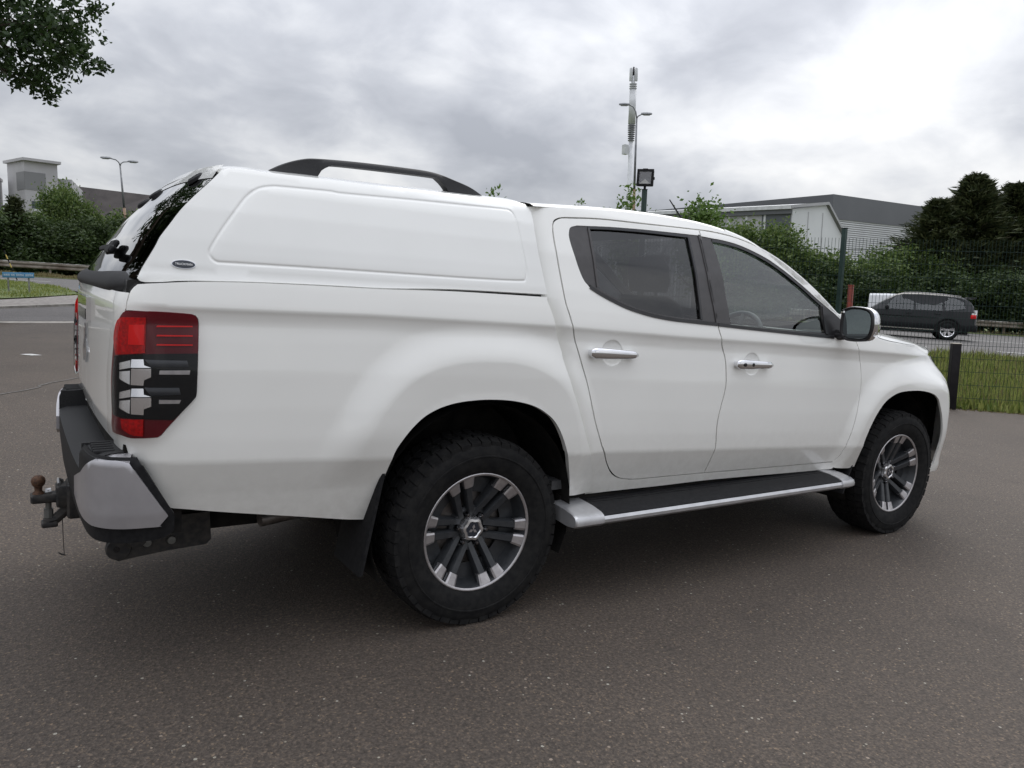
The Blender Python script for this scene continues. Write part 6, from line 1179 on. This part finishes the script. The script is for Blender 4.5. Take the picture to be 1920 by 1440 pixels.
# x forward; rear axle at -1.41
def sec(w_, z0, z1, zb, wt): return [(w_*.90, z0), (w_, z0+.14), (w_*1.0, (z0+zb)/2), (w_*.985, zb), (w_*.96, z1), (wt*.8, z1+.015), (0.001, z1+.03)]
body = [(-2.33, sec(.74, .48, .98, .85, .70)), (-2.27, sec(.84, .40, 1.08, .85, .80)), (-2.05, sec(.92, .34, 1.10, .86, .86)), (-1.41, sec(.935, .34, 1.08, .86, .86)), (-.5, sec(.935, .32, 1.06, .86, .86)), (.5, sec(.935, .32, 1.04, .86, .86)), (1.05, sec(.93, .32, 1.03, .86, .84)), (1.6, sec(.92, .32, .99, .84, .80)), (2.0, sec(.88, .34, .92, .80, .74)), (2.22, sec(.80, .38, .82, .72, .66)), (2.33, sec(.66, .44, .70, .62, .5))]
cb = MB().loft(car_side(body, 0), close=False, cap=False).build('body', M['car_black'], suv, 'auto')
def gh(x, zb, zt, wb, wt): return (x, [(wb, zb), (wb*.985, zb+.02), (wt+.02, zt-.05), (wt-.05, zt), (.001, zt+.02)])
ghs = [gh(-2.22, 1.06, 1.30, .76, .60), gh(-2.05, 1.06, 1.52, .83, .63), gh(-1.75, 1.06, 1.64, .85, .66), (gh(-1.2, 1.06, 1.69, .86, .68)), gh(-.4, 1.05, 1.71, .86, .69), gh(.2, 1.04, 1.69, .86, .68), gh(.45, 1.03, 1.62, .855, .67), gh(.80, 1.03, 1.40, .85, .70), gh(1.25, 1.01, 1.08, .82, .74)]
MB().loft(car_side(ghs, 0)).build('roof_and_pillars', M['car_black'], suv, 'auto')
def side_pane(pts, mt, name='side_window'):
    for s in (-1, 1):
        V = []
        for x, z in pts: t = (z-1.05)/.64; V.append((x, s*(.868-.19*max(0, t)), z))
        mesh(name, V, [tuple(range(len(V)))], M[mt], suv, False)
side_pane([(-.20, 1.07), (.82, 1.06), (.50, 1.50), (.36, 1.60), (-.17, 1.63)], 'car_glass'); side_pane([(-1.18, 1.09), (-.28, 1.08), (-.25, 1.63), (-1.12, 1.61)], 'car_glass'); side_pane([(-1.92, 1.20), (-1.26, 1.10), (-1.20, 1.60), (-1.60, 1.56), (-1.85, 1.44)], 'car_glass')
for s in (-1, 1):
    MB().tube([(-1.75, s*.66, 1.66), (-1.1, s*.685, 1.715), (-.3, s*.695, 1.735), (.2, s*.69, 1.71)], .014, 6).build('roof_rail', M['alloy_machined'], suv, True)
    MB().box((-.95, s*.945-.008, .345), (.95, s*.945+.012, .37)).build('sill_strip', M['chrome'], suv, False); MB().box((-1.05, min(s*.80, s*.945), .26), (1.05, max(s*.80, s*.945), .40), .02).build('sill', M['cladding'], suv)
    MB().box((-2.30, min(s*.62, s*.90), .84), (-2.10, max(s*.62, s*.90), .99), .03).build('tail_lamp', M['lamp_red'], suv); MB().box((-2.31, min(s*.64, s*.86), .99), (-2.12, max(s*.64, s*.86), 1.05), .02).build('reversing_lamp', M['lamp_white'], suv)
    MB().box((.66, min(s*.90, s*1.06), 1.05), (.80, max(s*.90, s*1.06), 1.19), .03).build('wing_mirror', M['cladding'], suv); MB().box((-1.0, s*.938-.01, .80), (1.0, s*.938+.006, .84), .004).build('rubbing_strip', M['cladding'], suv)
    for x in (-1.41, 1.41):
        small_wheel(suv, x, s*.82, .365); pr = [(x+.46*math.cos(a), .365+.46*math.sin(a)) for a in np.linspace(R(-8), R(188), 20)]; pi_ = [(x+.385*math.cos(a), .365+.385*math.sin(a)) for a in np.linspace(R(-8), R(188), 20)]
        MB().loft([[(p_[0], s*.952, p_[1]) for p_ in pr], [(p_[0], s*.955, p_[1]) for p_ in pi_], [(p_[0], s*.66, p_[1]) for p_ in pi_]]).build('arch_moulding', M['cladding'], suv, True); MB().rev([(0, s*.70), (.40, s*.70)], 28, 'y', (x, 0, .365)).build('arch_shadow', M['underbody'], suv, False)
    MB().box((-.14, s*.945-.01, .93), (.05, s*.945+.02, .965), .006).build('door_handle', M['car_black'], suv); MB().box((-1.12, s*.945-.01, .95), (-.93, s*.945+.02, .985), .006).build('door_handle', M['car_black'], suv)
MB().box((-2.40, -.82, .36), (-2.2, .82, .62), .05).build('rear_bumper', M['cladding'], suv); MB().box((-2.385, -.30, .80), (-2.33, .30, .93), .01).build('number_plate', M['white_letter'], suv); MB().box((-2.28, -.55, 1.60), (-1.95, .55, 1.645), .015).build('roof_spoiler', M['car_black'], suv); MB().box((-2.1, -.8, .24), (2.1, .8, .36)).build('floor', M['underbody'], suv)
van = empty('white_van', (36.2, 17.35, float(E(36.2, 17.35)))); van.scale = (1, 1, .91); van.rotation_euler = (0, 0, R(-58)); tag(van, 'white panel van on the far lane behind the black car', 'van')
vs = lambda w_, z0, z1, wt: [(w_*.92, z0), (w_, z0+.2), (w_, 1.0), (w_*.99, 1.35), (wt, z1-.10), (wt-.10, z1), (.001, z1+.02)]
MB().loft(car_side([(-2.35, vs(.88, .45, 1.90, .80)), (-2.30, vs(.93, .38, 1.96, .86)), (-1.5, vs(.95, .32, 2.0, .86)), (.5, vs(.95, .32, 2.0, .86)), (1.0, vs(.95, .32, 1.95, .84)), (1.25, vs(.95, .32, 1.75, .82))], 0), cap=True).build('body', M['van_white'], van, 'auto')
MB().loft(car_side([(1.25, vs(.95, .32, 1.75, .82)), (1.7, vs(.94, .32, 1.25, .84)), (2.2, vs(.88, .36, 1.02, .78)), (2.4, vs(.74, .42, .86, .6))], 0), cap=True).build('bonnet', M['van_white'], van, 'auto')
for s in (-1, 1):
    MB().box((-2.37, min(s*.74, s*.92), .90), (-2.25, max(s*.74, s*.92), 1.12), .02).build('tail_lamp', M['lamp_red'], van); mesh('side_window', [(.75, s*.93, 1.2), (1.55, s*.93, 1.18), (1.15, s*.86, 1.72), (.75, s*.86, 1.74)], [(0, 1, 2, 3)], M['car_glass'], van)
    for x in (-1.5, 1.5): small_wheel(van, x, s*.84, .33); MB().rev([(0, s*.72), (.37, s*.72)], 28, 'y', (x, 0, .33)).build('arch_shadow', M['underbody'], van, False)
mesh('rear_window', [(-2.352, -.6, 1.25), (-2.352, .6, 1.25), (-2.345, .55, 1.7), (-2.345, -.55, 1.7)], [(0, 1, 2, 3)], M['car_glass'], van)
# radio aerial on the cab roof (far side)
MB().tube([(1.555, -.32, 1.760), (1.545, -.32, 1.785), (1.435, -.31, 1.893)], [.010, .006, .003], 8).build('aerial', M['black_plastic'], truck, True)
